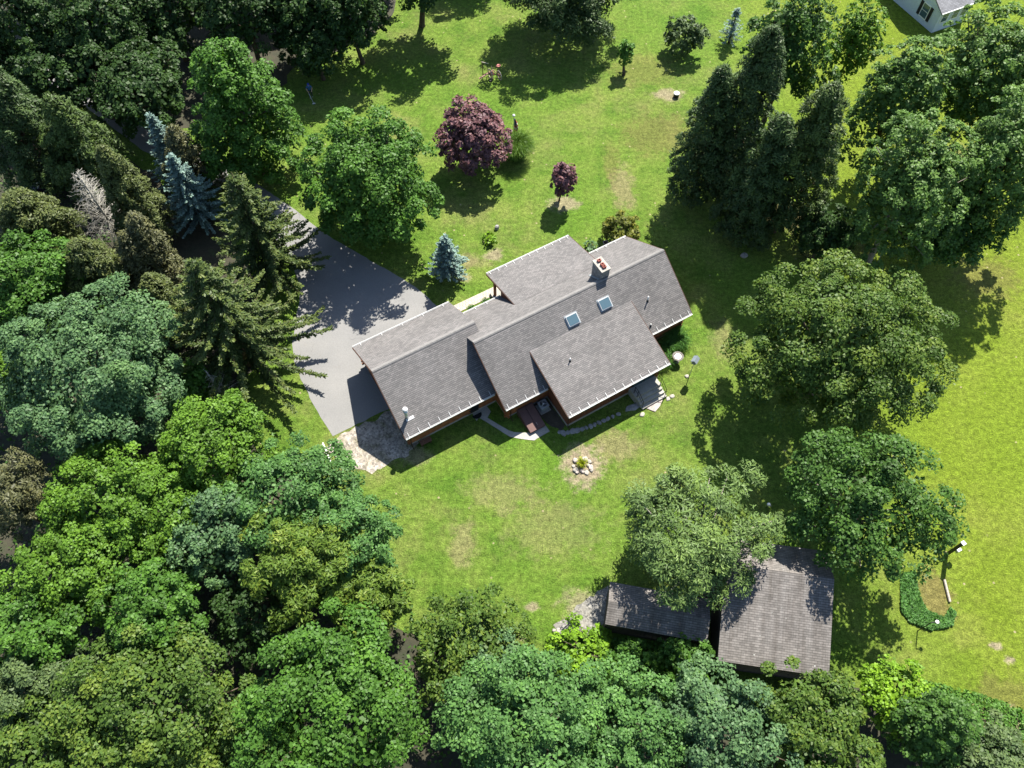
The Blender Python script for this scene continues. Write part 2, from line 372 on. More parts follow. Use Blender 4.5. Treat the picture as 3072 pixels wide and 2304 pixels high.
def smooth_poly(pts, k=4):
    """closed Catmull-Rom through the points"""
    out = []; n = len(pts)
    for i in range(n):
        p0, p1, p2, p3 = [Vector(pts[(i + j - 1) % n][:2]) for j in range(4)]
        for q in range(k):
            t = q / k
            out.append(tuple(0.5 * ((2 * p1) + (p2 - p0) * t + (2 * p0 - 5 * p1 + 4 * p2 - p3) * t * t + (3 * p1 - p0 - 3 * p2 + p3) * t ** 3)))
    return out

# ================================================================== THE SETTING
def A(pts): return [tuple(at(x, y)[:2]) for x, y in pts]
def Z3(x, y): return (1400 + x * .1808, 1100 + y * .1808)      # detail views of the photograph
def Z4(x, y): return (1800 + x * .2411, 900 + y * .2411)
def ZB(x, y): return (1024 + x * .4629, 1536 + y * .4629)
def PX(f, pts, z=0.0): return [tuple(px(*f(x, y), z)[:2]) for x, y in pts]

g = MB(); g.add([(-420, -260, 0), (420, -260, 0), (420, 620, 0), (-420, 620, 0)], [(0, 1, 2, 3)])
tag(g.build('ground', 'lawn'), kind='structure')
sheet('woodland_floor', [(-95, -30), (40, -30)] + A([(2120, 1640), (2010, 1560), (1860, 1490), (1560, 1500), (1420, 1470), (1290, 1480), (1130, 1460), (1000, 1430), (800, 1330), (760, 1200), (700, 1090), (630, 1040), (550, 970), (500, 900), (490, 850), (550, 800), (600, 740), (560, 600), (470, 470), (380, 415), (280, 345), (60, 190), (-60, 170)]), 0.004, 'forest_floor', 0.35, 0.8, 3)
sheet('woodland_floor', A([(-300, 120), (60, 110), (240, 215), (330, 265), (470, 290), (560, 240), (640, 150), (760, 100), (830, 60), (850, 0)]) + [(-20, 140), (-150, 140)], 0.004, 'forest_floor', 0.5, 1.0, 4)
DR = [(600, 428), (640, 455), (690, 497), (740, 528), (800, 563), (850, 590), (890, 615), (920, 638), (950, 668), (1000, 700), (960, 780), (880, 860), (862, 872), (720, 942), (700, 912), (680, 880), (650, 820), (634, 775), (630, 740), (640, 690), (650, 620), (630, 565), (590, 510), (540, 455), (470, 402), (390, 362), (310, 325), (235, 270), (150, 205), (60, 165), (-60, 110), (-60, 70), (80, 130), (160, 170), (250, 235), (330, 285), (400, 315), (480, 350), (560, 400)]
sheet('driveway', A(DR), 0.012, 'asphalt', 0.05, 0.5, 6)
sheet('gravel_patch', A([(712, 952), (760, 928), (850, 884), (905, 960), (880, 985), (850, 992), (826, 1016), (800, 1022), (765, 1004), (722, 990), (700, 970)]), 0.008, 'gravel', 0.22, 0.35, 7)
sheet('gravel_patch', PX(ZB, [(1380, 745), (1480, 655), (1560, 590), (1640, 540), (1735, 480), (1730, 700), (1660, 800), (1500, 785), (1400, 775)]), 0.008, 'grey_gravel', 0.15, 0.3, 8)
sheet('back_path', smooth_poly(PX(Z3, [(95, 775), (215, 715), (330, 650), (400, 745), (345, 850), (430, 900), (560, 980), (700, 1058), (790, 1090), (900, 1095), (1050, 1100), (1160, 1045), (1300, 965), (1380, 1075), (1265, 1140), (1120, 1225), (1030, 1217), (880, 1197), (720, 1165), (600, 1092), (440, 990), (300, 900), (205, 850), (165, 905)]), 1), 0.03, 'concrete', 0.01, 0.4, 9)
# ================================================================== THE LOG HOUSE
AZ = R(30.486); HU = Vector((math.cos(AZ), math.sin(AZ), 0)); HV = Vector((-math.sin(AZ), math.cos(AZ), 0))
def HW(u, v, z=0.0): return HU * u + HV * v + Vector((0, 0, z))
GU0, GU1, GVF, GVR, GVB, GZE, GZR = 6.46, 15.45, 36.75, 32.05, 27.08, 2.47, 5.39
MU0, MU1, MVF, MVR, MVB, MZE, MZR = 14.32, 32.46, 35.03, 30.20, 25.32, 2.57, 5.73
PU0, PU1, PVF, PZF, PVJ, PZJ = 19.51, 27.90, 37.43, 2.95, 32.70, 4.10
EU0, EU1, EVB, EZB, EVJ, EZJ = 18.15, 27.83, 22.19, 2.82, 28.02, 4.33
house = thing('log_house', 'long dark log house with grey shingle roofs, chimney and two skylights', 'house', HW(20, 30, 0))

def slab(name, ring, mat, parent, th=0.16, flip=False):
    """roof slope: ring of (u, v, z) on the top surface"""
    top = [HW(*p) for p in ring]; n = len(top)
    nrm = (top[1] - top[0]).cross(top[2] - top[1]).normalized()
    if nrm.z < 0: top = top[::-1]; ring = ring[::-1]; nrm = -nrm
    bot = [p - Vector((0, 0, th)) for p in top]
    off = origin(parent); me = bpy.data.meshes.new(name)
    me.from_pydata([tuple(p - off) for p in top + bot], [], [tuple(range(n)), tuple(range(2 * n - 1, n - 1, -1))] + [(i, n + i, n + (i + 1) % n, (i + 1) % n) for i in range(n)])
    uvl = me.uv_layers.new(name='UVMap'); k = math.sqrt(1 - nrm.z ** 2) ; cs = nrm.z
    rr = ring + ring
    for lp in me.loops:
        u, v, z = rr[lp.vertex_index]; uvl.data[lp.index].uv = (u, v / max(cs, .2))
    me.materials.append(MATS[mat]); me.update()
    o = bpy.data.objects.new(name, me); COL.objects.link(o); o.parent = parent; return o

SH = 'house_shingle'
def gz(v): return GZR - (GZR - GZE) / (GVF - GVR) * (v - GVR) if v > GVR else GZR - (GZR - GZE) / (GVR - GVB) * (GVR - v)
def mz(v): return MZR - (MZR - MZE) / (MVF - MVR) * (v - MVR) if v > MVR else MZR - (MZR - MZE) / (MVR - MVB) * (MVR - v)
slab('roof_slope', [(GU0, GVF, GZE), (GU0, GVR, GZR), (GU1, GVR, GZR), (GU1, GVF, GZE)], SH, house)
slab('roof_slope', [(GU0, GVR, GZR - .002), (GU0, GVB, GZE), (14.70, GVB, GZE), (14.70, 31.1, gz(31.1)), (GU1, 31.1, gz(31.1)), (GU1, GVR, GZR - .002)], SH, house)
slab('roof_slope', [(MU0, MVF, MZE), (MU0, MVR, MZR), (MU1, MVR, MZR), (MU1, MVF, MZE)], SH, house)
slab('roof_slope', [(MU0, MVR, MZR - .002), (MU0, MVB, MZE), (MU1, MVB, MZE), (MU1, MVR, MZR - .002)], SH, house)
slab('porch_roof', [(PU0, PVF, PZF), (PU0, PVJ, PZJ + .02), (PU1, PVJ, PZJ + .02), (PU1, PVF, PZF)], SH, house)
slab('roof_slope', [(EU0, EVB, EZB), (EU1, EVB, EZB), (EU1, EVJ, EZJ + .02), (EU0, EVJ, EZJ + .02)], SH, house)
def capstrip(u0, u1, v, z, s1, s2, w1=0.34, w2=0.10):
    m = MB()
    m.add([HW(u0, v + w1, z - s1 * w1 + .035), HW(u1, v + w1, z - s1 * w1 + .035), HW(u1, v, z + .045), HW(u0, v, z + .045), HW(u0, v - w2, z - s2 * w2 + .035), HW(u1, v - w2, z - s2 * w2 + .035),
           HW(u0, v + w1, z - s1 * w1 + .004), HW(u1, v + w1, z - s1 * w1 + .004), HW(u1, v - w2, z - s2 * w2 + .004), HW(u0, v - w2, z - s2 * w2 + .004)],
          [(3, 2, 1, 0), (5, 2, 3, 4), (0, 1, 7, 6), (4, 9, 8, 5)])
    m.build('ridge_cap', 'cap_shingle', house)
capstrip(GU0, GU1, GVR, GZR, .624, .588); capstrip(MU0, MU1, MVR, MZR, .655, .648)

# walls of stacked logs
def log_wall(u0, v0, u1, v1, z0, ztop, name='log_wall', ext=0.28, gable=None):
    """rows of logs between two plan points; gable(z) -> (t0, t1) clips a row"""
    m = MB(); z = z0 + 0.11; k = 0
    while z < ztop:
        t0, t1 = (0, 1) if gable is None or z < gable[0] else gable[1](z)
        if t1 - t0 > 0.03:
            a = HW(u0 + (u1 - u0) * t0, v0 + (v1 - v0) * t0, z); b_ = HW(u0 + (u1 - u0) * t1, v0 + (v1 - v0) * t1, z); d = (b_ - a).normalized()
            e = ext if (gable is None or z < gable[0]) else 0.0
            e = e * (1.0 if k % 2 == 0 else 0.45)
            m.tube([a - d * e, b_ + d * e], 0.115, 6)
        z += 0.205; k += 1
    return m.build(name, 'log', house)
def gab(lo, hi, vr, ze, zr):
    return (ze, lambda z: ((vr - (zr - z) / (zr - ze) * (vr - lo) - lo) / (hi - lo), (vr + (zr - z) / (zr - ze) * (hi - vr) - lo) / (hi - lo)))
gu0, gu1, gvb, gvf = GU0 + .5, 14.66, GVB + .55, GVF - .55
mu0, mu1, mvb, mvf = MU0 + .45, MU1 - .5, MVB + .52, MVF - .52
eu0, eu1, evb = EU0 + .4, EU1 - .4, EVB + .5
fz = .32
log_wall(gu0, gvb, 12.02, gvb, fz, 2.55); log_wall(13.12, gvb, gu1, gvb, fz, 2.55, ext=.0)
log_wall(gu0, gvf, gu1, gvf, fz, 2.55)
log_wall(gu0, gvb, gu0, gvf, 2.25, 5.1, gable=gab(gvb, gvf, GVR, 2.55, 5.15))
log_wall(mu0, mvb, eu0, mvb, fz, 2.65); log_wall(eu1, mvb, mu1, mvb, fz, 2.65)
log_wall(mu0, mvf, mu1, mvf, fz, 2.65)
log_wall(mu0, mvb, mu0, mvf, fz, 5.45, gable=gab(mvb, mvf, MVR, 2.68, 5.5))
log_wall(mu1, mvb, mu1, mvf, fz, 5.45, gable=gab(mvb, mvf, MVR, 2.68, 5.5))
fb = MB()
for u0, v0, u1, v1 in ((gu0, gvb, gu1, gvf), (mu0, mvb, mu1, mvf), (eu0, evb, eu1, mvb + .5)):
    c = HW((u0 + u1) / 2, (v0 + v1) / 2, .15); fb.box(c, (u1 - u0 + .06, v1 - v0 + .06, .34), AZ)
fb.build('foundation', 'foundation', house)
gp = MB()
gp.add([HW(15.15, MVR + 1.2, 4.6), HW(15.15, GVF - .5, 2.4), HW(15.15, GVF - .5, GZE - .02), HW(15.15, GVR + .01, GZR - .2), HW(15.15, MVR + 1.2, 4.7)], [(0, 1, 2, 3, 4)])
gp.add([HW(15.25, MVR + 1.2, 4.6), HW(15.25, GVF - .5, 2.4), HW(15.25, GVF - .5, GZE - .02), HW(15.25, GVR + .01, GZR - .2), HW(15.25, MVR + 1.2, 4.7)], [(4, 3, 2, 1, 0)])
gp.build('gable_wall', 'board', house)
# rear extension: vertical boards, one by one
def boards(u0, v0, u1, v1, z0, z1f, name='wall_board'):
    a = Vector((u0, v0)); b_ = Vector((u1, v1)); L = (b_ - a).length; n = int(L / 0.24)
    ang = math.atan2(v1 - v0, u1 - u0)
    for i in range(n):
        p = a.lerp(b_, (i + .5) / n); z1 = z1f(p.y)
        m = MB(); m.box(HW(p.x, p.y, (z0 + z1) / 2), (L / n - .025, .05 + .012 * (i % 2), z1 - z0), AZ + ang); m.build(name, 'board', house)
ez = lambda v: EZB + (EZJ - EZB) / (EVJ - EVB) * (v - EVB) - .18
core = MB(); core.hexa([HW(eu0 + .06, evb + .06, .3), HW(eu1 - .06, evb + .06, .3), HW(eu1 - .06, mvb + .6, .3), HW(eu0 + .06, mvb + .6, .3)], [HW(eu0 + .06, evb + .06, ez(evb)), HW(eu1 - .06, evb + .06, ez(evb)), HW(eu1 - .06, mvb + .6, ez(mvb + .6)), HW(eu0 + .06, mvb + .6, ez(mvb + .6))])
core.build('extension_core', 'board', house)
boards(eu0, evb, 24.7, evb, .32, ez); boards(eu0, mvb - .1, eu0, evb, .32, ez); boards(eu1, evb, eu1, mvb - .1, .32, ez)
boards(27.0, evb, eu1, evb, .32, ez)
# sliding door onto the steps
sd = MB(); sd.box(HW(25.85, evb, 1.55), (2.2, .10, 1.95), AZ); d_ = sd.build('sliding_door', 'dark_metal', house)
for q in (-.52, .52):
    m = MB(); m.box(HW(25.85 + q, evb - .06, 1.55), (.9, .03, 1.7), AZ); m.build('pane', 'glass', d_)
# garage back door and windows in the shade of the eaves
m = MB(); m.box(HW(12.57, gvb - .02, 1.25), (1.0, .09, 2.1), AZ); d_ = m.build('door', 'dark_metal', house)
m = MB(); m.box(HW(12.57, gvb - .08, 1.75), (.6, .03, .7), AZ); m.build('pane', 'glass', d_)
m = MB(); m.lathe(HW(12.2, gvb - .10, 1.15), [(.0, -.03), (.035, -.02), (.035, .02), (0, .03)], 8); m.build('handle', 'galvanised', d_)
def window(u, v, z, wd, ht, along='u'):
    rz = AZ if along == 'u' else AZ + math.pi / 2
    m = MB(); m.box(HW(u, v, z), (wd + .16, .12, ht + .16), rz); wf = m.build('window', 'trim_brown', house)
    off = HV * (-.07) if along == 'u' else HU * (.07)
    if along == 'u' and v > 33: off = HV * .07
    for s in (-1, 1):
        m = MB(); m.box(HW(u, v, z) + off + (HU if along == 'u' else HV) * (s * wd * .25), (wd * .46, .03, ht), rz); m.build('pane', 'glass', wf)
for a_ in ((9.3, gvb, 1.5, 1.1, .9), (16.2, mvb, 1.6, 1.3, .9), (30.0, mvb, 1.6, 1.3, 1.0), (20.6, evb, 1.7, 1.2, .9), (17.2, mvf, 1.6, 1.5, 1.1), (30.3, mvf, 1.6, 1.5, 1.1), (22.0, mvf, 1.6, 1.5, 1.2)): window(*a_)
window(mu1, 29.5, 1.6, 1.4, 1.1, 'v')
m = MB(); m.box(HW(24.6, mvf, 1.35), (1.0, .12, 2.1), AZ); d_ = m.build('front_door', 'trim_brown', house)
m = MB(); m.box(HW(24.6, mvf + .08, 1.75), (.6, .03, .8), AZ); m.build('pane', 'glass', d_)
for v in (29.8, 33.9):
    m = MB(); m.box(HW(gu0, v, 1.28), (3.0, .12, 1.95), AZ + math.pi / 2); d_ = m.build('garage_door', 'trim_brown', house)
    for k in range(4):
        m = MB(); m.box(HW(gu0 - .07, v, .55 + k * .48), (2.85, .03, .43), AZ + math.pi / 2); m.build('door_panel', 'board', d_)
# porch: posts, floor, beam
m = MB(); m.box(HW(23.7, 35.95, .16), (8.1, 2.7, .32), AZ); m.build('porch_floor', 'concrete', house)
for u in (19.95, 22.55, 25.0, 27.45):
    m = MB(); m.tube([HW(u, 36.85, .30), HW(u, 36.85, 2.82)], .14, 10); m.build('porch_post', 'log', house, True)
m = MB(); m.tube([HW(19.6, 36.85, 2.88), HW(27.8, 36.85, 2.88)], .13, 8); m.build('porch_beam', 'log', house, True)
for u in (PU0 + .05, PU1 - .05):
    m = MB(); t = .04
    ring = [(PVJ, PZJ - .06), (PVF - .1, PZF - .16), (PVF - .1, PZF - .3), (MVF, PZF + .05), (MVF, MZE)]
    ring = [(PVJ, PZJ - .02), (MVF, PZF + .45), (MVF, MZE - .02)]
    n = 3; m.add([HW(u - t, v, z) for v, z in ring] + [HW(u + t, v, z) for v, z in ring], [(0, 1, 2), (5, 4, 3)] + [(i, 3 + i, 3 + (i + 1) % 3, (i + 1) % 3) for i in range(3)])
    m.build('cheek_wall', 'board', house)
for u in (EU0 + .42, EU1 - .42):
    m = MB(); t = .04; ring = [(EVJ, EZJ - .05), (MVB, EZB + .65), (MVB, MZE - .02)]
    m.add([HW(u - t, v, z) for v, z in ring] + [HW(u + t, v, z) for v, z in ring], [(2, 1, 0), (3, 4, 5)] + [(i, (i + 1) % 3, 3 + (i + 1) % 3, 3 + i) for i in range(3)])
    m.build('cheek_wall', 'board', house)
# rake boards
def rake(u, va, za, vb, zb):
    m = MB(); a = HW(u, va, za - .17); b_ = HW(u, vb, zb - .17); o_ = HU * .03
    m.add([a - o_, a + o_, b_ + o_, b_ - o_, a - o_ + Vector((0, 0, .16)), a + o_ + Vector((0, 0, .16)), b_ + o_ + Vector((0, 0, .16)), b_ - o_ + Vector((0, 0, .16))],
          [(3, 2, 1, 0), (4, 5, 6, 7), (0, 1, 5, 4), (1, 2, 6, 5), (2, 3, 7, 6), (3, 0, 4, 7)])
    m.build('rake_board', 'trim_brown', house)
for a_ in ((GU0 - .035, GVR, GZR, GVB, GZE), (GU0 - .035, GVR, GZR, GVF, GZE), (MU0 - .035, MVR, MZR, MVB, MZE), (MU1 + .035, MVR, MZR, MVB, MZE), (MU1 + .035, MVR, MZR, MVF, MZE),
           (EU0 - .035, EVJ, EZJ, EVB, EZB), (EU1 + .035, EVJ, EZJ, EVB, EZB), (PU0 - .035, PVJ, PZJ, PVF, PZF), (PU1 + .035, PVJ, PZJ, PVF, PZF)): rake(*a_)
# gutters with their hanger straps
def gutter(u0, u1, v, z, side, slope, n, wide=.13):
    m = MB(); s = side; c0 = .0
    prof = [(.012, .02), (.012, -.10), (.07, -.12), (wide, -.09), (wide + .01, .03), (wide - .02, .03), (wide - .03, -.065), (.07, -.09), (.035, -.08), (.03, .02)]
    k = len(prof); vs_ = [HW(u, v + s * a, z + b_) for u in (u0, u1) for a, b_ in prof]
    m.add(vs_, [(i, (i + 1) % k, k + (i + 1) % k, k + i) for i in range(k)] + [tuple(range(k - 1, -1, -1)), tuple(range(k, 2 * k))])
    g_ = m.build('gutter', 'white_metal', house)
    pr = None
    for i in range(n):
        u = u0 + (u1 - u0) * (i + .35) / (n - .3)
        if pr is None:
            b_ = MB(); a0 = HW(u, v + s * .10, z + .035); a1 = HW(u, v - s * .30, z + slope * .30 + .03); q = HU * .018
            b_.hexa([a0 - q, a0 + q, a1 + q, a1 - q] if s < 0 else [a1 - q, a1 + q, a0 + q, a0 - q], [p + Vector((0, 0, .014)) for p in ([a0 - q, a0 + q, a1 + q, a1 - q] if s < 0 else [a1 - q, a1 + q, a0 + q, a0 - q])])
            pr = b_.build('strap', 'white_metal', g_); ub = u
        else:
            inst(pr, g_, 'strap', HU * (u - ub))
    return g_
gutter(GU0, 14.3, GVB, GZE, -1, .588, 9); gutter(GU0, GU1, GVF, GZE, 1, .624, 5, .11)
gutter(MU0, EU0 + .05, MVB, MZE, -1, .648, 5); gutter(EU1 + .05, MU1, MVB, MZE, -1, .648, 6)
gutter(EU0, EU1, EVB, EZB, -1, .26, 12); gutter(PU0, PU1, PVF, PZF, 1, .24, 11, .11)
gutter(GU1 + .05, PU0, MVF, MZE, 1, .655, 4, .11); gutter(PU1, MU1, MVF, MZE, 1, .655, 5, .11)
for u, v in ((GU0 + .45, gvb - .2), (mu0 + .2, mvb - .22), (eu0 - .02, evb - .1), (mu1 - .1, mvb - .22)):
    m = MB(); m.tube([HW(u, v, 2.4), HW(u, v, .12), HW(u, v - .35, .06)], .04, 6); m.build('downpipe', 'trim_brown', house)

def hit(uv, p0, nrm):
    d = Vector(ray(*uv)); o_ = Vector((0, 0, CAM_H)); t = (Vector(p0) - o_).dot(nrm) / d.dot(nrm); return o_ + d * t
def hn(du, dv): return (HV * dv + Vector((0, 0, du))).normalized()
N_MB = (Vector((0, 0, 1)) - HV * .648).normalized(); N_EX = (Vector((0, 0, 1)) - HV * .26).normalized()
N_GB = (Vector((0, 0, 1)) - HV * .588).normalized(); N_MF = (Vector((0, 0, 1)) + HV * .655).normalized()
P_M, P_E, P_G = HW(20, MVR, MZR), HW(20, EVB, EZB), HW(10, GVR, GZR)
sky_src = None
for q in ((1419, 590), (1611, 494)):
    c = hit(crop(*q), P_M + N_MB * .12, N_MB); sl_ = (HV + Vector((0, 0, .648))).normalized()
    def bx(cc, a, b_, h, nm, mat, par):
        m = MB(); P = lambda i, j, k: cc + HU * i + sl_ * j + N_MB * k
        m.hexa([P(-a, -b_, -.02), P(a, -b_, -.02), P(a, b_, -.02), P(-a, b_, -.02)], [P(-a, -b_, h), P(a, -b_, h), P(a, b_, h), P(-a, b_, h)]); return m.build(nm, mat, par)
    base = c - N_MB * .12
    k_ = bx(base, .60, .52, .03, 'skylight', 'lead', house)
    bx(base, .50, .43, .17, 'skylight_frame', 'white_metal', k_); bx(base + N_MB * .17, .455, .385, .02, 'skylight_pane', 'skylight_glass', k_)
def vent(uv, plane, nrm, h, r, mat='pvc'):
    c = hit(crop(*uv), plane, nrm); m = MB(); m.tube([c - Vector((0, 0, .05)), c + Vector((0, 0, h))], r, 10); o_ = m.build('vent_pipe', mat, house, True)
    m = MB(); m.lathe(c, [(r * 2.2, .0), (r * 1.5, .06), (r * 1.15, .16)], 10); m.build('collar', 'dark_metal', o_)
vent((1402, 836), P_E, N_EX, .42, .05); vent((1861, 480), P_M, N_MB, .62, .055); vent((1879, 628), P_M, N_MB, .28, .05)
c = hit(crop(437, 1172), P_G, N_GB)
m = MB(); m.tube([c - Vector((0, 0, .1)), c + Vector((0, 0, 1.0))], .14, 14); fl = m.build('flue_pipe', 'galvanised', house, True)
m = MB(); m.tube([c + Vector((0, 0, .98)), c + Vector((0, 0, 1.12))], .19, 14); m.build('flue_collar', 'galvanised', fl, True)
m = MB(); m.tube([c + Vector((0, 0, 1.12)), c + Vector((0, 0, 1.36))], .10, 10); m.build('flue_neck', 'galvanised', fl, True)
m = MB(); m.lathe(c + Vector((0, 0, 1.36)), [(.22, 0), (.20, .06), (.05, .14), (0.01, .15)], 16); m.build('flue_cap', 'white_metal', fl, True)
sl_ = (HV + Vector((0, 0, .588))).normalized(); q = c + HU * .18 - sl_ * .10
m = MB(); P = lambda i, j, k: q + HU * i + sl_ * j + N_GB * k
m.hexa([P(-.33, -.16, .0), P(.33, -.16, .0), P(.33, .08, .0), P(-.33, .08, .0)], [P(-.33, -.16, .03), P(.33, -.16, .03), P(.33, .08, .03), P(-.33, .08, .03)]); m.build('flashing', 'white_metal', fl)
# chimney
zc = 6.65; cc = [px(1740 + a * .1808, 700 + b_ * .1808, zc) for a, b_ in ((248, 468), (345, 412), (468, 570), (375, 620))]
cen = sum(cc, Vector()) / 4; cu = cen.dot(HU); cv = cen.dot(HV)
la, lb = .40, .68
m = MB(); m.box(HW(cu, cv, (zc - .1 + 3.6) / 2), (la * 2 - .08, lb * 2 - .08, zc - .1 - 3.6), AZ); ch = m.build('chimney', 'chimney_stone', house)
rng = random.Random(4); z = 4.2
while z < zc - .15:
    hgt_ = rng.uniform(.13, .2)
    for (ax, off, ln, sgn) in (('v', la, lb, -1), ('v', la, lb, 1), ('u', lb, la, -1), ('u', lb, la, 1)):
        t = -ln + .02
        while t < ln - .06:
            wd = min(rng.uniform(.16, .34), ln - .02 - t); cpt = HW(cu + (sgn * (off - .045) if ax == 'v' else t + wd / 2), cv + (t + wd / 2 if ax == 'v' else sgn * (off - .045)), z + hgt_ / 2)
            mm = MB(); mm.box(cpt, ((.06 + rng.uniform(0, .025)) if ax == 'v' else wd - .02, wd - .02 if ax == 'v' else (.06 + rng.uniform(0, .025)), hgt_ - .02), AZ); mm.build('stone', 'chimney_stone', ch)
            t += wd
    z += hgt_
m = MB(); m.box(HW(cu, cv, zc - .05), (la * 2 + .1, lb * 2 + .1, .12), AZ); m.build('chimney_cap', 'pale_stone', ch, bevel=.02)
for dv in (.38, -.08, -.36):
    m = MB(); w_, t_ = .15, .03
    for i, j, a, b_ in ((0, 1, w_, t_), (0, -1, w_, t_), (1, 0, t_, w_), (-1, 0, t_, w_)): m.box(HW(cu + i * (w_ - t_), cv + dv + j * (.115 - t_), zc + .10), (2 * a, 2 * (b_ if b_ == t_ else .115 - 2 * t_), .20), AZ)
    fl2 = m.build('flue_liner', 'flue_clay', ch)
    m = MB(); m.box(HW(cu, cv + dv, zc + .03), (.24, .17, .03), AZ); m.build('flue_mouth', 'flue_dark', fl2)
m = MB(); b0 = HW(cu, cv, mz(cv)); q = (HV * -1 + Vector((0, 0, .655))).normalized()
P = lambda i, j, k: b0 + HU * i + q * j + N_MF * k
m.hexa([P(-.55, -.95, .012), P(-.55, .95, .012), P(.55, .95, .012), P(.55, -.95, .012)][::-1], [P(-.55, -.95, .03), P(-.55, .95, .03), P(.55, .95, .03), P(.55, -.95, .03)][::-1]); m.build('chimney_flashing', 'lead', ch)

# ------------------------------------------------------------------ sheds
def shed(name, label, corner, du, dv, L, prof, wallmat, mat='shed_shingle', over=.12, wall_z=2.2):
    """prof: (d, z) of front eave, ridge, rear eave measured along dv from the corner"""
    t = thing(name, label, 'shed', corner + du * (L / 2) + dv * (prof[-1][0] / 2))
    W = lambda a, d, z: Vector((corner.x, corner.y, 0)) + du * a + dv * d + Vector((0, 0, z))
    off = origin(t)
    for (d0, z0), (d1, z1) in zip(prof[:-1], prof[1:]):
        top = [W(0, d0, z0), W(0, d1, z1), W(L, d1, z1), W(L, d0, z0)]; nr = (top[1] - top[0]).cross(top[2] - top[1])
        S = math.hypot(d1 - d0, z1 - z0); uvs = [(0, 0), (0, S), (L, S), (L, 0)]
        if nr.z < 0: top = top[::-1]; uvs = uvs[::-1]
        me = bpy.data.meshes.new('roof_slope'); me.from_pydata([tuple(p - off) for p in top] + [tuple(p - off - Vector((0, 0, .1))) for p in top], [], [(0, 1, 2, 3), (7, 6, 5, 4), (0, 4, 5, 1), (1, 5, 6, 2), (2, 6, 7, 3), (3, 7, 4, 0)])
        ul = me.uv_layers.new(name='UVMap')
        for lp in me.loops: ul.data[lp.index].uv = uvs[lp.vertex_index % 4]
        me.materials.append(MATS[mat]); o_ = bpy.data.objects.new('roof_slope', me); COL.objects.link(o_); o_.parent = t
    # walls follow the roof line
    d0, d1 = prof[0][0] + over, prof[-1][0] - over
    def rz_(d):
        for (a, z0), (b_, z1) in zip(prof[:-1], prof[1:]):
            if a <= d <= b_: return z0 + (z1 - z0) * (d - a) / (b_ - a) - .11
    kn = [d0] + [p[0] for p in prof[1:-1]] + [d1]
    for a in (over, L - over):
        m = MB(); e = .05; r0 = [(d0, 0), (d1, 0)] + [(d, rz_(d)) for d in kn[::-1]]; n = len(r0)
        m.add([W(a - e, d, z) for d, z in r0] + [W(a + e, d, z) for d, z in r0], [tuple(range(n)), tuple(range(2 * n - 1, n - 1, -1))] + [(i, n + i, n + (i + 1) % n, (i + 1) % n) for i in range(n)]); m.build('end_wall', wallmat, t)
    for d in (d0, d1):
        nb = int(L / .3)
        for i in range(nb):
            m = MB(); p = W(over + .06 + (L - 2 * over - .12) * (i + .5) / nb, d, rz_(d) / 2); m.box(p, ((L - 2 * over) / nb - .02, .06 + .015 * (i % 2), rz_(d)), math.atan2(du.y, du.x)); m.build('wall_board', wallmat, t)
    return t
plain('shed_board', (0.055, 0.045, 0.038), 0.9, 0, 0.3, 4)
def xy(v): return Vector((v[0], v[1], 0))
s0_, s1_, s3_ = xy((6.86, 15.6)), xy((6.33, 12.67)), xy((13.12, 11.45))
du = (s3_ - s1_).normalized(); dv = Vector((du.y, -du.x, 0))
sm = shed('small_shed', 'narrow low shed with grey shingle gable roof beside the stone wall end', s1_ - dv * 2.95, du, dv, (s3_ - s1_).length, [(0, 2.40), (1.55, 3.05), (2.95, 2.40)], 'shed_board')
b1, b2 = xy((13.63, 10.24)), xy((20.80, 9.21)); du2 = (b2 - b1).normalized(); dv2 = Vector((du2.y, -du2.x, 0))
bs = shed('large_shed', 'large square shed with weathered brown shingle roof dotted with lichen', b1 - dv2 * 8.3, du2, dv2, (b2 - b1).length, [(0, 3.45), (2.3, 4.60), (8.3, 2.60)], 'shed_board')

# ------------------------------------------------------------------ neighbouring house beyond the trees
e0 = px(2829, 31, 2.8); e1 = px(2918, 0, 2.8); a_ = xy(e1) - xy(e0); LA = a_.length * 1.04; a_ = a_.normalized(); n_ = Vector((-a_.y, a_.x, 0))
nb = thing('white_house', 'white sided house with black shutters and grey roof beyond the tall trees', 'house', xy(e0) + a_ * LA / 2 + n_ * 4)
W = lambda i, j, z: xy(e0) + a_ * i + n_ * j + Vector((0, 0, z))
WD = 8.4
m = MB(); m.add([W(0, 0, 0), W(LA, 0, 0), W(LA, WD, 0), W(0, WD, 0), W(0, 0, 2.75), W(LA, 0, 2.75), W(LA, WD, 2.75), W(0, WD, 2.75), W(0, WD / 2, 4.9), W(LA, WD / 2, 4.9)], [(3, 2, 1, 0), (0, 1, 5, 4), (2, 3, 7, 6), (1, 2, 6, 9, 5), (3, 0, 4, 8, 7)])
m.build('wall', 'siding', nb)
rz = math.atan2(a_.y, a_.x)
for side in (0, 1):
    for k in range(19):                               # clapboard courses on the two walls in view
        m = MB(); z = .10 + k * .14
        if side == 0: m.box(W(LA / 2, -.012 - .004, z), (LA + .04, .025, .125), rz, .06)
        else: m.box(W(-.016, WD / 2, z), (WD + .04, .025, .125), rz - math.pi / 2, .06)
        m.build('clapboard', 'siding', nb)
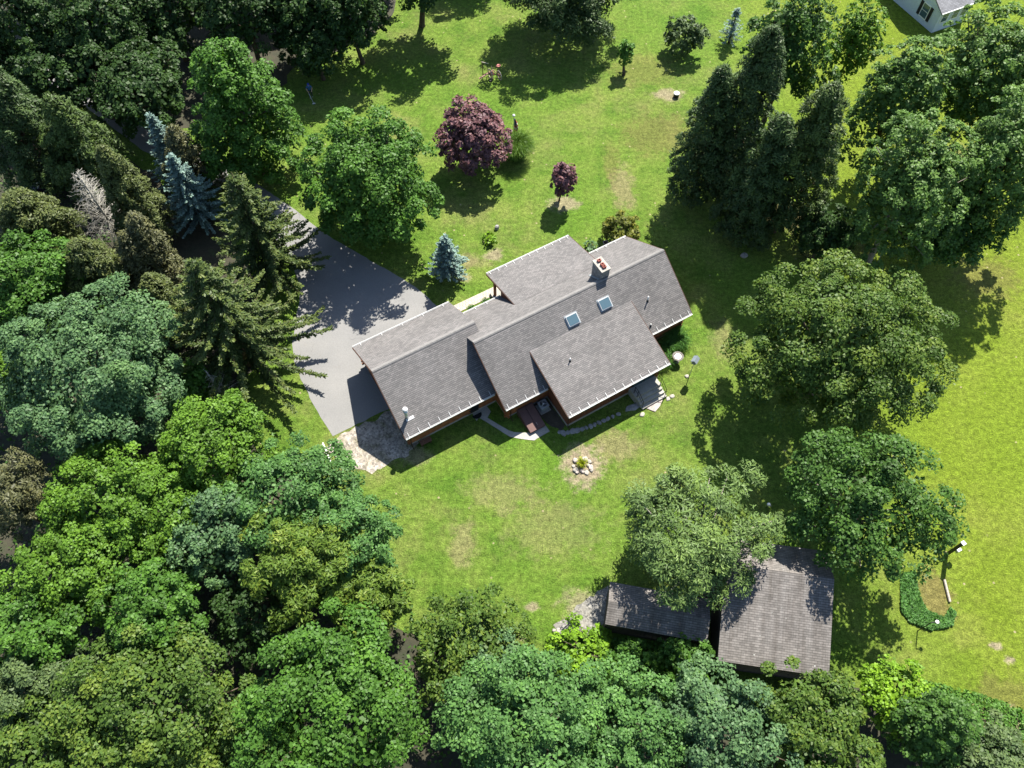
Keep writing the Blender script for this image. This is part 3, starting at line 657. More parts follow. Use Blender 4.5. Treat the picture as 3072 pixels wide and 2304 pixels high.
for s in (0, 1):
    m = MB(); o0, z0 = (-.35, 2.62) if s == 0 else (WD + .35, 2.62); top = [W(-.3, o0, z0), W(LA + .3, o0, z0), W(LA + .3, WD / 2, 5.05), W(-.3, WD / 2, 5.05)]
    if s: top = top[::-1]
    off = origin(nb); me = bpy.data.meshes.new('roof_slope'); me.from_pydata([tuple(p - off) for p in top] + [tuple(p - off - Vector((0, 0, .14))) for p in top], [], [(0, 1, 2, 3), (7, 6, 5, 4), (0, 4, 5, 1), (1, 5, 6, 2), (2, 6, 7, 3), (3, 7, 4, 0)])
    ul = me.uv_layers.new(name='UVMap'); uvs = [(0, 0), (LA, 0), (LA, 5), (0, 5)]
    for lp in me.loops: ul.data[lp.index].uv = uvs[lp.vertex_index % 4]
    me.materials.append(MATS['neighbour_shingle']); o_ = bpy.data.objects.new('roof_slope', me); COL.objects.link(o_); o_.parent = nb
m = MB(); m.box(W(LA / 2, -.38, 2.60), (LA + .6, .10, .10), rz); m.build('gutter', 'white_metal', nb)
def nwin(i, j, z, wd, ht, r_, out, shut=False):
    m = MB(); m.box(W(i, j, z) + out * .03, (wd + .2, .08, ht + .2), r_); f_ = m.build('window', 'white_plastic', nb)
    for q in (-1, 1):
        mm = MB(); mm.box(W(i, j, z + q * ht * .25) + out * .08, (wd, .03, ht * .45), r_); mm.build('pane', 'glass', f_)
    if shut:
        d = Vector((math.cos(r_), math.sin(r_), 0))
        for q in (-1, 1):
            mm = MB(); mm.box(W(i, j, z) + out * .07 + d * q * (wd / 2 + .32), (.38, .05, ht + .1), r_); mm.build('shutter', 'shutter', nb)
for i in (.9, LA * .55, LA - .7): nwin(i, 0, 1.75, .8, 1.1, rz, -n_)
nwin(0, 2.0, 1.5, .9, 1.5, rz - math.pi / 2, -a_, True); nwin(0, 6.3, 1.5, .9, 1.3, rz - math.pi / 2, -a_, True)
m = MB(); m.box(W(LA / 2, 15, 1.25), (LA * 1.3, 9.5, 2.5), rz); m.build('rear_wing', 'siding', nb)
m = MB(); m.add([W(-.9, 10.2, 2.5), W(LA + .9, 10.2, 2.5), W(LA + .9, 20, 2.5), W(-.9, 20, 2.5), W(LA / 2, 10.2, 4.4), W(LA / 2, 20, 4.4)], [(0, 1, 4), (3, 5, 2), (0, 4, 5, 3), (1, 2, 5, 4), (3, 2, 1, 0)]); m.build('wing_roof', 'cap_shingle', nb)
m = MB(); m.box(W(-1.15 - .03, 13.5, .4), (.9, .05, .35), rz - math.pi / 2); bw = m.build('basement_window', 'white_plastic', nb)
# ================================================================== THINGS AROUND THE HOUSE
rng = random.Random(11)
# --- cellar bulkhead
t = thing('cellar_bulkhead', 'sloping brown metal cellar bulkhead with two door leaves behind the house', 'bulkhead', HW(16.3, 24.7, 0))
m = MB()
m.hexa([HW(15.58, 23.6, 0), HW(17.02, 23.6, 0), HW(17.02, 25.7, 0), HW(15.58, 25.7, 0)], [HW(15.58, 23.6, .26), HW(17.02, 23.6, .26), HW(17.02, 25.7, .76), HW(15.58, 25.7, .76)])
m.build('base', 'bulkhead', t)
for u0, u1 in ((15.60, 16.285), (16.315, 17.0)):
    m = MB(); m.hexa([HW(u0, 23.55, .262), HW(u1, 23.55, .262), HW(u1, 25.62, .752), HW(u0, 25.62, .752)], [HW(u0, 23.55, .31), HW(u1, 23.55, .31), HW(u1, 25.62, .80), HW(u0, 25.62, .80)])
    d_ = m.build('door_leaf', 'bulkhead', t, bevel=.01)
    if u0 > 16: mm = MB(); mm.tube([HW(16.42, 23.85, .39), HW(16.42, 23.85, .44), HW(16.42, 24.05, .49), HW(16.42, 24.05, .44)], .012, 6); mm.build('handle', 'galvanised', d_)
# --- air conditioner
c = HW(17.72, 25.08, 0)
t = thing('air_conditioner', 'grey outdoor air conditioner with round fan grille in the house corner', 'air conditioner', c)
m = MB(); m.box(c + Vector((0, 0, .05)), (.95, .95, .10), AZ); m.build('pad', 'concrete', t)
m = MB(); m.box(c + Vector((0, 0, .42)), (.70, .70, .64), AZ); m.build('casing', 'ac_grey', t, bevel=.06)
m = MB(); m.box(c + Vector((0, 0, .755)), (.74, .74, .05), AZ); m.build('top', 'ac_grey', t, bevel=.02)
m = MB(); m.lathe(c + Vector((0, 0, .775)), [(.29, .0), (.29, .012), (.27, .012)], 20); fn = m.build('fan_well', 'dark_metal', t)
for r_ in (.08, .15, .22, .28):
    m = MB(); m.tube([c + Vector((math.cos(a) * r_, math.sin(a) * r_, .80)) for a in [k * math.pi / 9 for k in range(19)]], .006, 4); m.build('grille_ring', 'galvanised', fn)
m = MB(); m.lathe(c + Vector((0, 0, .79)), [(.07, 0), (.07, .03), (.03, .04)], 10); m.build('motor_cap', 'white_plastic', fn)
for k in range(3):
    a = k * 2.094; m = MB(); m.box(c + Vector((math.cos(a) * .16, math.sin(a) * .16, .789)), (.2, .09, .008), a, .15); m.build('fan_blade', 'ac_grey', fn)
sheet('planting_bed', [tuple(HW(u, v)[:2]) for u, v in ((17.05, 25.8), (18.5, 25.8), (18.5, 22.9), (17.9, 22.6), (17.3, 23.5))], 0.006, 'mulch', .08, .3, 31)
# --- door mat (half-round) by the garage back door
m = MB(); cc_ = HW(12.75, 27.35, 0); m.prism([tuple((cc_ + HU * (.42 * math.cos(a)) - HV * (.42 * math.sin(a)))[:2]) for a in [k * math.pi / 12 for k in range(13)]], .032, .05)
o_ = m.build('door_mat', 'rubber', loc=(cc_.x, cc_.y, .03)); tag(o_, 'half round dark door mat at the garage back door', 'door mat')
# --- wooden bench against the garage wall
c = HW(8.0, 27.15, 0); t = thing('bench', 'small brown plank bench against the garage back wall', 'bench', c)
for k in (-1, 0, 1):
    m = MB(); m.box(c + HV * k * .16 + Vector((0, 0, .42)), (.95, .15, .04), AZ); m.build('seat_plank', 'rust', t)
for k in (-1, 1):
    m = MB(); m.box(c + HU * k * .36 + Vector((0, 0, .2)), (.06, .42, .40), AZ); m.build('leg', 'trim_brown', t)
# --- concrete steps with pipe rails
t = thing('back_steps', 'grey concrete landing and three steps with black pipe railings', 'steps', HW(25.75, 21.7, 0))
m = MB(); m.box(HW(25.75, 22.20, .43), (2.55, 1.0, .86), AZ); m.build('landing', 'concrete', t, bevel=.02)
for k in range(3):
    z = .645 - k * .215; v1 = 21.70 - k * .30; m = MB(); m.box(HW(25.78 + .04 * k, v1 - .15, z / 2), (2.42, .30, z), AZ); m.build('step', 'concrete', t, bevel=.015)
for u, up in ((24.62, 0), (26.92, 1)):
    m = MB(); far = 22.62 if up else 22.15
    path = [HW(u, far, .86), HW(u, far, 1.78), HW(u, 21.72, 1.78), HW(u + .08, 20.95, 1.05), HW(u + .08, 20.95, .1)]
    m.tube(path, .028, 6); m.build('handrail', 'dark_metal', t, True)
    m = MB(); m.tube([HW(u, far, 1.35), HW(u, 21.72, 1.35), HW(u + .08, 20.95, .6)], .02, 6); m.build('mid_rail', 'dark_metal', t, True)
    m = MB(); m.tube([HW(u, 21.72, .84), HW(u, 21.72, 1.78)], .026, 6); m.build('rail_post', 'dark_metal', t, True)
# --- flat stone slab and stepping stones
def flat(poly, h, mat, name, label, cat, group=None):
    cx = sum(p[0] for p in poly) / len(poly); cy = sum(p[1] for p in poly) / len(poly)
    o_ = MB().prism([p for p in poly], 0.002, h).build(name, mat, loc=(cx, cy, 0), bevel=.02); return tag(o_, label, cat, group)
flat(PX(Z4, [(560, 1345), (690, 1240), (780, 1245), (745, 1325), (685, 1395), (620, 1370)]), .07, 'pink_stone', 'stone_slab', 'large flat pinkish stone slab at the foot of the concrete steps', 'stone')
for (x, y, s, lb) in ((895, 1200, .34, 'flat stepping stone furthest out in the grass from the steps'), (845, 1232, .32, 'flat stepping stone next to the pinkish slab'), (525, 1425, .38, 'lone pale stone in the lawn left of the pinkish slab')):
    p = px(*Z4(x, y)); o_ = blob_stone(rng, p, s * 1.3, s, .09, rng.random()).build('stepping_stone', 'pale_stone', loc=p); tag(o_, lb, 'stone')
# --- row of edging stones behind the extension
pts = [(1340, 1257), (1365, 1264), (1391, 1260), (1418, 1252), (1447, 1247), (1475, 1240), (1500, 1231), (1525, 1223), (1549, 1214), (1575, 1202), (1601, 1190), (1628, 1178), (1655, 1166), (1690, 1152)]
p0 = px(*crop(*pts[6])); t = thing('stone_edging', 'curved row of grey edging stones in the grass behind the house', 'stone edging', p0)
for i, q in enumerate(pts):
    p = px(*crop(*q)); s = rng.uniform(.34, .52) * (1 if i > 4 else 1.15); blob_stone(rng, p, s, s * .8, rng.uniform(.08, .16), rng.random() * 3).build('stone', 'fieldstone', t)
p = px(*crop(1770, 1112)); o_ = blob_stone(rng, p, 1.3, .6, .08, .4).build('stone_slab', 'fieldstone', loc=p); tag(o_, 'wide grey slab lying between the edging stones and the steps', 'stone')
# --- bird bath
c = xy((13.95, 35.14)); t = thing('bird_bath', 'round stone bird bath on a pedestal by the flower bed', 'bird bath', c)
m = MB(); m.lathe(c, [(.26, 0), (.26, .06), (.14, .12), (.10, .4), (.14, .62), (.2, .68)], 18); m.build('pedestal', 'bath_stone', t, True)
m = MB(); m.lathe(c, [(.2, .68), (.42, .74), (.48, .82), (.45, .83), (.28, .77), (.01, .76)], 24); m.build('bowl', 'bath_stone', t, True)
m = MB(); m.lathe(c, [(.25, .775), (.24, .782), (.01, .783)], 20); m.build('water', 'dish_water', t)
# --- bird house on a pole
c = px(*Z4(1118, 925)); t = thing('bird_house', 'grey bird house on a tall thin pole in the lawn', 'bird house', c); bz = R(58)
m = MB(); m.tube([c, c + Vector((0, 0, 1.95))], .035, 8); m.build('pole', 'galvanised', t)
m = MB(); m.box(c + Vector((0, 0, 2.13)), (.52, .36, .34), bz); bh = m.build('box', 'slate_blue', t)
for s in (-1, 1):
    d = Vector((math.cos(bz + math.pi / 2), math.sin(bz + math.pi / 2), 0)) * s
    m = MB(); a = Vector((math.cos(bz), math.sin(bz), 0)) * .33; top = c + Vector((0, 0, 2.50)); lo = c + d * .27 + Vector((0, 0, 2.26))
    q = [top - a, top + a, lo + a, lo - a]; q = q if s < 0 else q[::-1]
    m.hexa(q, [p + Vector((0, 0, .03)) for p in q]); m.build('roof_panel', 'slate_blue', t)
for k in (-.14, 0, .14):
    m = MB(); e = Vector((math.cos(bz), math.sin(bz), 0)); m.lathe(c + e * k + Vector((math.sin(bz), -math.cos(bz), 0)) * .18 + Vector((0, 0, 2.12)), [(.0, -.03), (.03, -.02), (.03, .02), (0, .03)], 8); m.build('entrance', 'flue_dark', bh)
p = px(*Z4(1078, 950)); o_ = blob_stone(rng, p, .4, .32, .12, .3).build('stone', 'pale_stone', loc=p); tag(o_, 'pale stone in the grass beside the bird house pole', 'stone')
# --- stone ring with a plant
ctr = at(1257, 1006); t = thing('stone_ring', 'ring of broken pale stones round a plant on bare soil', 'stone ring', ctr)
for k, (dx, dy, sx, sy) in enumerate([(-14, -10, .55, .4), (6, -14, .6, .42), (16, -8, .5, .34), (19, 4, .46, .4), (21, 10, .36, .32), (10, 15, .5, .36), (0, 12, .52, .3), (-14, 10, .5, .42), (-18, 2, .3, .3), (-10, 15, .34, .26), (14, 0, .3, .3)]):
    p = at(1257 + dx, 1006 + dy); blob_stone(rng, p, sx, sy, rng.uniform(.12, .22), rng.random() * 3, 7).build('stone', 'pale_stone' if k % 3 else 'pink_stone', t)
# --- rough stone wall end beside the small shed
pts = [(1412, 775, .55), (1447, 778, .42), (1475, 783, .36), (1512, 778, .62), (1560, 793, .6), (1602, 798, .6), (1632, 800, .34), (1665, 803, .62)]
t = thing('stone_wall', 'short row of big white boulders between gravel and undergrowth by the shed', 'stone wall', px(*ZB(1540, 790)))
for x, y, s in pts: blob_stone(rng, px(*ZB(x, y)), s * 1.05, s * .8, s * .6, rng.random() * 3).build('boulder', 'pale_stone', t)
p = px(*ZB(1378, 770)); o_ = blob_stone(rng, p, .3, .26, .2, .1).build('stone', 'pale_stone', loc=p); tag(o_, 'small round white stone at the outer end of the boulder row', 'stone')
# --- guard rail beam by the gravel
def ZG(x, y): return (930 + x * .0904, 1290 + y * .0904)
a, b_ = px(*ZG(420, 420), .45), px(*ZG(665, 985), .45); d = (b_ - a); b2_ = b_ + d * .4
t = thing('guard_rail', 'low white topped timber rail on short posts beside the gravel', 'guard rail', (a.x, a.y, 0))
m = MB(); dn = d.normalized(); sd_ = Vector((-dn.y, dn.x, 0)) * .05
m.hexa([a - sd_ - Vector((0, 0, .22)), b2_ - sd_ - Vector((0, 0, .22)), b2_ + sd_ - Vector((0, 0, .22)), a + sd_ - Vector((0, 0, .22))], [a - sd_, b2_ - sd_, b2_ + sd_, a + sd_]); m.build('rail', 'white_plastic', t)
for f_ in (.16, .62, 1.15):
    p = a + d * f_ + Vector((dn.y, -dn.x, 0)) * .16; p = Vector((p.x, p.y, 0)); m = MB(); m.tube([p, p + Vector((0, 0, .62))], .085, 10); m.build('post', 'weathered_wood', t)
# --- pavers to the porch: laid one by one
wk = [(985, 668), (1078, 622), (1072, 634), (1100, 622)]
w0 = HW(15.6, 37.15); t = tag(MB().prism([tuple(HW(u, v)[:2]) for u, v in ((15.0, 37.00), (21.2, 37.00), (21.2, 37.88), (15.0, 37.88))], .002, .02).build('walkway', 'dirt'), kind='structure')
psrc = {}
for i in range(20):
    for j in range(3):
        u = 15.2 + .295 * i + (.147 if j % 2 else 0); v = 37.15 + .285 * j; mt = rng.choice(['paver', 'paver', 'paver_light'])
        if mt not in psrc:
            psrc[mt] = MB().box((0, 0, .033), (.278, .268, .05), AZ).build('paver', mt, t); psrc[mt].location = HW(u, v, 0); continue
        inst(psrc[mt], t, 'paver', HW(u, v, rng.uniform(-.004, .004)))
# --- old horse-drawn mower on the lawn
def ZM(x, y): return (1420 + x * .06028, 160 + y * .06028)
c = px(*ZM(860, 1330)); t = thing('hay_mower', 'rusty antique hay mower with red seat standing on the front lawn', 'farm implement', c)
V3 = lambda x, y, z: c + Vector((x, y, z))
def wheel(p, ax, r_, mat):
    ax = ax.normalized(); s1 = ax.cross(Vector((0, 0, 1))).normalized(); s2 = Vector((0, 0, 1))
    m = MB(); m.tube([p + (s1 * math.cos(a) + s2 * math.sin(a)) * r_ for a in [k * math.pi / 12 for k in range(25)]], .05, 6); wl = m.build('wheel', mat, t, True)
    m = MB(); m.tube([p - ax * .12, p + ax * .12], .07, 8); m.build('hub', 'rust', wl)
    for k in range(8):
        a = k * math.pi / 4; mm = MB(); mm.tube([p, p + (s1 * math.cos(a) + s2 * math.sin(a)) * r_], .018, 4); mm.build('spoke', 'rust', wl)
wheel(V3(-.05, .35, .52), Vector((1, .55, 0)), .50, 'weathered_wood'); wheel(V3(.95, .12, .50), Vector((1, .55, 0)), .48, 'weathered_wood')
m = MB(); m.tube([V3(-.25, .25, .52), V3(1.1, .22, .5)], .05, 6); m.build('axle', 'rust', t)
m = MB(); m.hexa([V3(-1.25, -.15, .30), V3(-1.15, -.28, .30), V3(.32, .50, .78), V3(.24, .62, .78)], [V3(-1.25, -.15, .38), V3(-1.15, -.28, .38), V3(.32, .50, .88), V3(.24, .62, .88)]); m.build('tongue', 'rust_pink', t)
m = MB(); m.tube([V3(.3, .55, .82), V3(.95, .1, .62)], .04, 6); m.build('frame_bar', 'rust_pink', t)
m = MB(); m.tube([V3(.02, .3, .7), V3(.12, -.12, .16), V3(.3, .1, .3)], .045, 6); m.build('pitman_arm', 'rust_pink', t)
m = MB(); m.box(V3(.15, .38, .48), (.5, .34, .30), .5); m.build('gear_box', 'rust', t, bevel=.04)
m = MB(); m.tube([V3(.45, .5, .8), V3(.58, .55, 1.15), V3(.80, .45, 1.42)], .03, 6); m.build('seat_spring', 'rust', t)
m = MB(); m.lathe(V3(.86, .42, 1.42), [(.02, 0), (.16, .02), (.23, .09), (.22, .10), (.14, .04), (.01, .03)], 16); m.build('seat', 'seat_red', t, True)
m = MB(); m.tube([V3(-.82, .35, .1), V3(-.84, .35, 1.1), V3(-.88, .35, 2.0)], .045, 6); m.build('cutter_bar', 'rust', t)
m = MB(); m.hexa([V3(-.9, .33, 1.96), V3(-.2, .15, 1.92), V3(-.2, .2, 1.92), V3(-.9, .4, 1.96)], [V3(-.9, .33, 2.02), V3(-.2, .15, 1.95), V3(-.2, .2, 1.95), V3(-.9, .4, 2.02)]); m.build('grass_board', 'weathered_wood', t)
m = MB(); m.tube([V3(-.82, .35, .45), V3(-.25, .4, .55)], .05, 6); m.build('hinge_bar', 'rust', t)
m = MB(); m.lathe(V3(.02, -.2, .0), [(.1, 0), (.16, .06), (.12, .14)], 10); m.build('skid_shoe', 'dark_metal', t)
m = MB(); m.tube([V3(.2, .62, .85), V3(.1, .7, 1.25)], .025, 5); m.build('lever', 'weathered_wood', t)
# --- flag pole
c = px(1541, 430); t = thing('flag_pole', 'white ball topped flag pole behind the tall ornamental grass', 'flag pole', c)
m = MB(); m.tube([c, c + Vector((0, 0, 3.45))], [.045, .03], 8); m.build('pole', 'galvanised', t)
m = MB(); m.lathe(c + Vector((0, 0, 3.43)), [(.01, 0), (.10, .03), (.15, .12), (.10, .21), (.01, .25)], 16); m.build('ball', 'white_plastic', t, True)
f_ = thing('flag', 'limp striped flag with dark blue canton hanging from the pole', 'flag', c + Vector((0, 0, 1.6)))
def fold(z0, z1, x0, x1, mat, nm, ph):
    m = MB(); nz_ = 6; ns = 10; vs_ = []
    for i in range(nz_ + 1):
        for j in range(ns + 1):
            s = x0 + (x1 - x0) * j / ns; z = z0 + (z1 - z0) * i / nz_; wv = math.sin(s * 9 + ph + z * 1.5)
            k = .3 + .14 * math.sin((z - 1.6) * 2.0)
            vs_.append(c + Vector((.045 + s * k, .11 * wv * min(1, s * 4), z - s * .42)))
    fs = [(i * (ns + 1) + j, i * (ns + 1) + j + 1, (i + 1) * (ns + 1) + j + 1, (i + 1) * (ns + 1) + j) for i in range(nz_) for j in range(ns)]
    o_ = m.add(vs_, fs).build(nm, mat, f_, True); sdm = o_.modifiers.new('thick', 'SOLIDIFY'); sdm.thickness = .008
for k in range(7):
    fold(1.75 + k * .21, 1.75 + (k + 1) * .21 - .004, .42 if k > 2 else .0, .9, 'flag_red' if k % 2 == 0 else 'flag_white', 'stripe', 0)
fold(2.38, 3.22, 0, .42, 'flag_blue', 'canton', 0)
# --- white well cap on the front lawn
c = px(2028, 290); t = thing('well_head', 'short dark well casing with white round lid on the front lawn', 'well', c)
m = MB(); m.lathe(c, [(.30, 0), (.30, .42), (.28, .42)], 20); m.build('casing', 'dark_metal', t)
m = MB(); m.lathe(c, [(.32, .42), (.32, .48), (.26, .52), (.02, .53)], 20); m.build('lid', 'white_plastic', t)
# --- small garden lamp and posts on the right
c = px(2299, 1523, 0); t = thing('white_ball_lamp', 'white globe lamp on a short stem at the shadow edge under the trees', 'lamp', c)
m = MB(); m.tube([c, c + Vector((0, 0, .55))], .035, 6); m.build('stem', 'dark_metal', t)
m = MB(); m.lathe(c + Vector((0, 0, .55)), [(.05, 0), (.13, .04), (.15, .13), (.10, .23), (.01, .26)], 14); m.build('globe', 'white_plastic', t, True)
c = px(2838, 1664); t = thing('square_post', 'tall dark square post with white cap at the field edge', 'post', c)
m = MB(); m.box(c + Vector((0, 0, 1.3)), (.24, .24, 2.6), .5); m.build('post', 'dark_metal', t)
m = MB(); m.box(c + Vector((0, 0, 2.63)), (.30, .30, .07), .5); m.build('cap', 'white_plastic', t, bevel=.02)
m = MB(); m.box(c + Vector((.32, -.02, 1.15)), (.34, .28, .32), .5); m.build('mail_box', 'galvanised', t)
c = px(2752, 1893); t = thing('hooked_lamp', 'small white lantern on a dark hooked post in the ivy bed', 'lamp', c)
m = MB(); m.tube([c, c + Vector((.1, .1, 1.6)), c + Vector((.14, .14, 1.95)), c + Vector((.45, .16, 2.02))], .04, 6); m.build('post', 'dark_metal', t)
m = MB(); m.lathe(c + Vector((.5, .16, 1.88)), [(.06, 0), (.12, .08), (.13, .17), (.02, .22)], 8); m.build('lantern', 'white_plastic', t)
c = px(3045, 2192); t = thing('hooked_lamp', 'dark hooked lamp post among the weeds at the field corner', 'lamp', c)
m = MB(); m.tube([c, c + Vector((.1, .0, 1.3)), c + Vector((.5, .25, 1.65)), c + Vector((.9, .35, 1.7))], .05, 6); m.build('post', 'dark_metal', t)
m = MB(); m.lathe(c + Vector((.92, .35, 1.55)), [(.06, 0), (.12, .08), (.13, .17), (.02, .22)], 8); m.build('lantern', 'white_plastic', t)
p = at(1607, 553); o_ = blob_stone(rng, p, .7, .5, .3, .3).build('stone', 'fieldstone', loc=p); tag(o_, 'grey boulder in the lawn at the edge of the tree shadow', 'stone')
p = at(1073, 494); o_ = blob_stone(rng, p, .45, .4, .42, .3).build('garden_boulder', 'fieldstone', loc=p); tag(o_, 'grey rock beside the yellow shrub on the front lawn', 'stone')
# --- ceramic pots by the porch corner
c = px(*crop(1612, 150)); t = thing('flower_pot', 'pale round flower pot beside the yew behind the house eave', 'flower pot', c)
m = MB(); m.lathe(c, [(.16, 0), (.24, .34), (.27, .36), (.27, .42), (.22, .42), (.2, .34)], 16); m.build('pot', 'pink_stone', t, True)
m = MB(); m.lathe(c, [(.2, .34), (.19, .37), (.01, .38)], 12); m.build('soil', 'mulch', t)
# --- raised bed on the right, inside the ivy
p = at(2048, 1278); m = MB(); m.tube([at(2040, 1252, .12), at(2052, 1300, .12)], .09, 7); o_ = m.build('timber_edge', 'weathered_wood', loc=(p.x, p.y, 0)); tag(o_, 'weathered timber edging along the dry grass bed', 'timber')

# --- parked dark car under the bare tree
def car(c, rz_):
    t = thing('parked_car', 'dark blue car parked under the bare grey tree', 'car', c); M = Matrix.Rotation(rz_, 3, 'Z')
    def lp(v): return c + M @ Vector(v)
    prof = [(-2.25, .35), (-2.28, .62), (-2.1, .86), (-1.25, .95), (-.75, 1.40), (.75, 1.45), (1.5, 1.0), (2.15, .92), (2.25, .6), (2.2, .35)]
    m = MB(); n = len(prof); ws = [(.80 if z < .9 else .66 if z > 1.2 else .82) for x, z in prof]
    m.add([lp((x, -w_, z)) for (x, z), w_ in zip(prof, ws)] + [lp((x, w_, z)) for (x, z), w_ in zip(prof, ws)], [tuple(range(n)), tuple(range(2 * n - 1, n - 1, -1))] + [(i, n + i, n + (i + 1) % n, (i + 1) % n) for i in range(n)])
    m.build('body', 'car_paint', t, bevel=.05)
    for q in ([(-1.2, -.62, .99), (-1.2, .62, .99), (-.8, .56, 1.36), (-.8, -.56, 1.36)], [(1.42, .62, 1.05), (1.42, -.62, 1.05), (.82, -.56, 1.43), (.82, .56, 1.43)]):
        mm = MB(); q2 = [lp(v) + Vector((0, 0, .025)) + M @ Vector((math.copysign(.02, v[0]), 0, 0)) for v in q]; mm.add(q2, [(0, 1, 2, 3), (3, 2, 1, 0)]); mm.build('windscreen', 'glass', t)
    for s in (-1, 1):
        mm = MB(); q2 = [lp(v) for v in ((-1.0, s * .80, 1.0), (1.2, s * .80, 1.03), (.7, s * .69, 1.38), (-.7, s * .69, 1.35))]; mm.add(q2, [(0, 1, 2, 3), (3, 2, 1, 0)]); mm.build('side_window', 'glass', t)
        for x in (-1.4, 1.4):
            mm = MB(); mm.tube([lp((x, s * .64, .33)), lp((x, s * .86, .33))], .33, 14); wl = mm.build('wheel', 'rubber', t)
            mm = MB(); mm.tube([lp((x, s * .84, .33)), lp((x, s * .875, .33))], .2, 10); mm.build('rim', 'galvanised', wl)
        mm = MB(); mm.box(lp((2.2, s * .58, .72)), (.1, .3, .14), rz_); mm.build('headlight', 'white_plastic', t)
car(at(118, 402), R(25))

# --- person with a string trimmer on the shaded lawn
def person(c, face):
    M = Matrix.Rotation(face, 3, 'Z')                 # local +Y is where the person faces
    J = dict(pel=(0, 0, .95), spine=(0, .03, 1.15), chest=(0, .08, 1.36), neck=(0, .11, 1.52), head0=(0, .15, 1.60), head1=(0, .17, 1.70), head2=(0, .16, 1.79),
             shl=(-.19, .08, 1.43), ell=(-.30, .14, 1.17), wrl=(-.18, .36, 1.05), pal=(-.15, .42, 1.03), shr=(.19, .08, 1.43), elr=(.31, .10, 1.15), wrr=(.20, .30, .98), par=(.18, .36, .96),
             hil=(-.10, 0, .90), knl=(-.12, .05, .50), anl=(-.13, -.02, .10), tol=(-.14, .16, .045), hir=(.10, 0, .90), knr=(.13, .12, .51), anr=(.14, .10, .10), tor=(.16, .28, .045))
    rad = dict(pel=.150, spine=.135, chest=.155, neck=.055, head0=.075, head1=.098, head2=.075, shl=.07, ell=.047, wrl=.033, pal=.036, shr=.07, elr=.047, wrr=.033, par=.036,
               hil=.095, knl=.062, anl=.045, tol=.038, hir=.095, knr=.062, anr=.045, tor=.038)
    ed = [('pel', 'spine'), ('spine', 'chest'), ('chest', 'neck'), ('neck', 'head0'), ('head0', 'head1'), ('head1', 'head2'), ('chest', 'shl'), ('shl', 'ell'), ('ell', 'wrl'), ('wrl', 'pal'), ('chest', 'shr'), ('shr', 'elr'), ('elr', 'wrr'), ('wrr', 'par'),
          ('pel', 'hil'), ('hil', 'knl'), ('knl', 'anl'), ('anl', 'tol'), ('pel', 'hir'), ('hir', 'knr'), ('knr', 'anr'), ('anr', 'tor')]
    for s, pl in (('l', 'pal'), ('r', 'par')):
        bx_, by_, bz_ = J[pl]
        for k in range(5):
            ox = (-.03 + .02 * k) if k < 4 else (.05 if s == 'l' else -.05)
            ln = (.05, .058, .055, .045, .035)[k]
            a = f'f{s}{k}a'; b_ = f'f{s}{k}b'
            J[a] = (bx_ + ox, by_ + ln, bz_ - .01); J[b_] = (bx_ + ox * .9, by_ + ln + .01, bz_ - .05); rad[a] = .010; rad[b_] = .008; ed += [(pl, a), (a, b_)]
    nm = list(J); me = bpy.data.meshes.new('person'); me.from_pydata([J[k] for k in nm], [(nm.index(a), nm.index(b_)) for a, b_ in ed], [])
    ob = bpy.data.objects.new('person_rig', me); COL.objects.link(ob); ob.modifiers.new('skin', 'SKIN'); sv = me.skin_vertices[0].data
    for i, k in enumerate(nm): sv[i].radius = (rad[k], rad[k])
    sv[0].use_root = True
    sb = ob.modifiers.new('sub', 'SUBSURF'); sb.levels = 2; sb.render_levels = 2
    dg = bpy.context.evaluated_depsgraph_get(); body = bpy.data.meshes.new_from_object(ob.evaluated_get(dg)); bpy.data.objects.remove(ob)
    for mt in ('skin', 'shirt_blue', 'trousers', 'shoe'): body.materials.append(MATS[mt])
    for p in body.polygons:
        x, y, z = p.center; p.use_smooth = True
        if z < .11: p.material_index = 3
        elif z < .98 and math.hypot(x, y) < .3 and not (y > .27 and z > .8): p.material_index = 2
        elif z < 1.52 and z > .95 and (abs(x) < .24 or z > 1.26) and y < .25: p.material_index = 1
        else: p.material_index = 0
    body.transform(M.to_4x4()); o_ = bpy.data.objects.new('person', body); COL.objects.link(o_); o_.location = c
    tag(o_, 'person in blue shirt and cap trimming grass on the shaded lawn', 'person')
    L = lambda v: c + M @ Vector(v)
    mm = MB(); mm.lathe(L((0, .16, 1.745)), [(.115, 0), (.112, .05), (.08, .10), (.01, .125)], 14); mm.hexa([L((-.08, .25, 1.745)), L((.08, .25, 1.745)), L((.06, .37, 1.73)), L((-.06, .37, 1.73))], [L((-.08, .25, 1.765)), L((.08, .25, 1.765)), L((.06, .37, 1.745)), L((-.06, .37, 1.745))])
    mm.build('cap', 'cap_blue', o_)
    for s in (-1, 1):
        mm = MB(); mm.lathe(L((s * .035, .262, 1.70)), [(.001, -.012), (.013, 0), (.001, .012)], 6); mm.build('eye', 'hair', o_)
        mm = MB(); mm.lathe(L((s * .10, .165, 1.68)), [(.001, -.03), (.02, -.01), (.022, .015), (.001, .03)], 6); mm.build('ear', 'skin', o_)
    mm = MB(); mm.add([L((-.015, .262, 1.645)), L((.015, .262, 1.645)), L((0, .30, 1.65)), L((0, .268, 1.70))], [(0, 1, 2), (1, 3, 2), (3, 0, 2)]); mm.build('nose', 'skin', o_)
    mm = MB(); mm.box(L((0, .255, 1.615)), (.05, .015, .012), face); mm.build('mouth', 'flue_clay', o_)
    tr = thing('string_trimmer', 'string trimmer held by the person in the blue shirt', 'trimmer', L((.1, 1.3, 0)))
    mm = MB(); mm.tube([L((.24, .0, 1.12)), L((.20, .33, .96)), L((-.02, 1.30, .14))], .02, 6); mm.build('shaft', 'galvanised', tr)
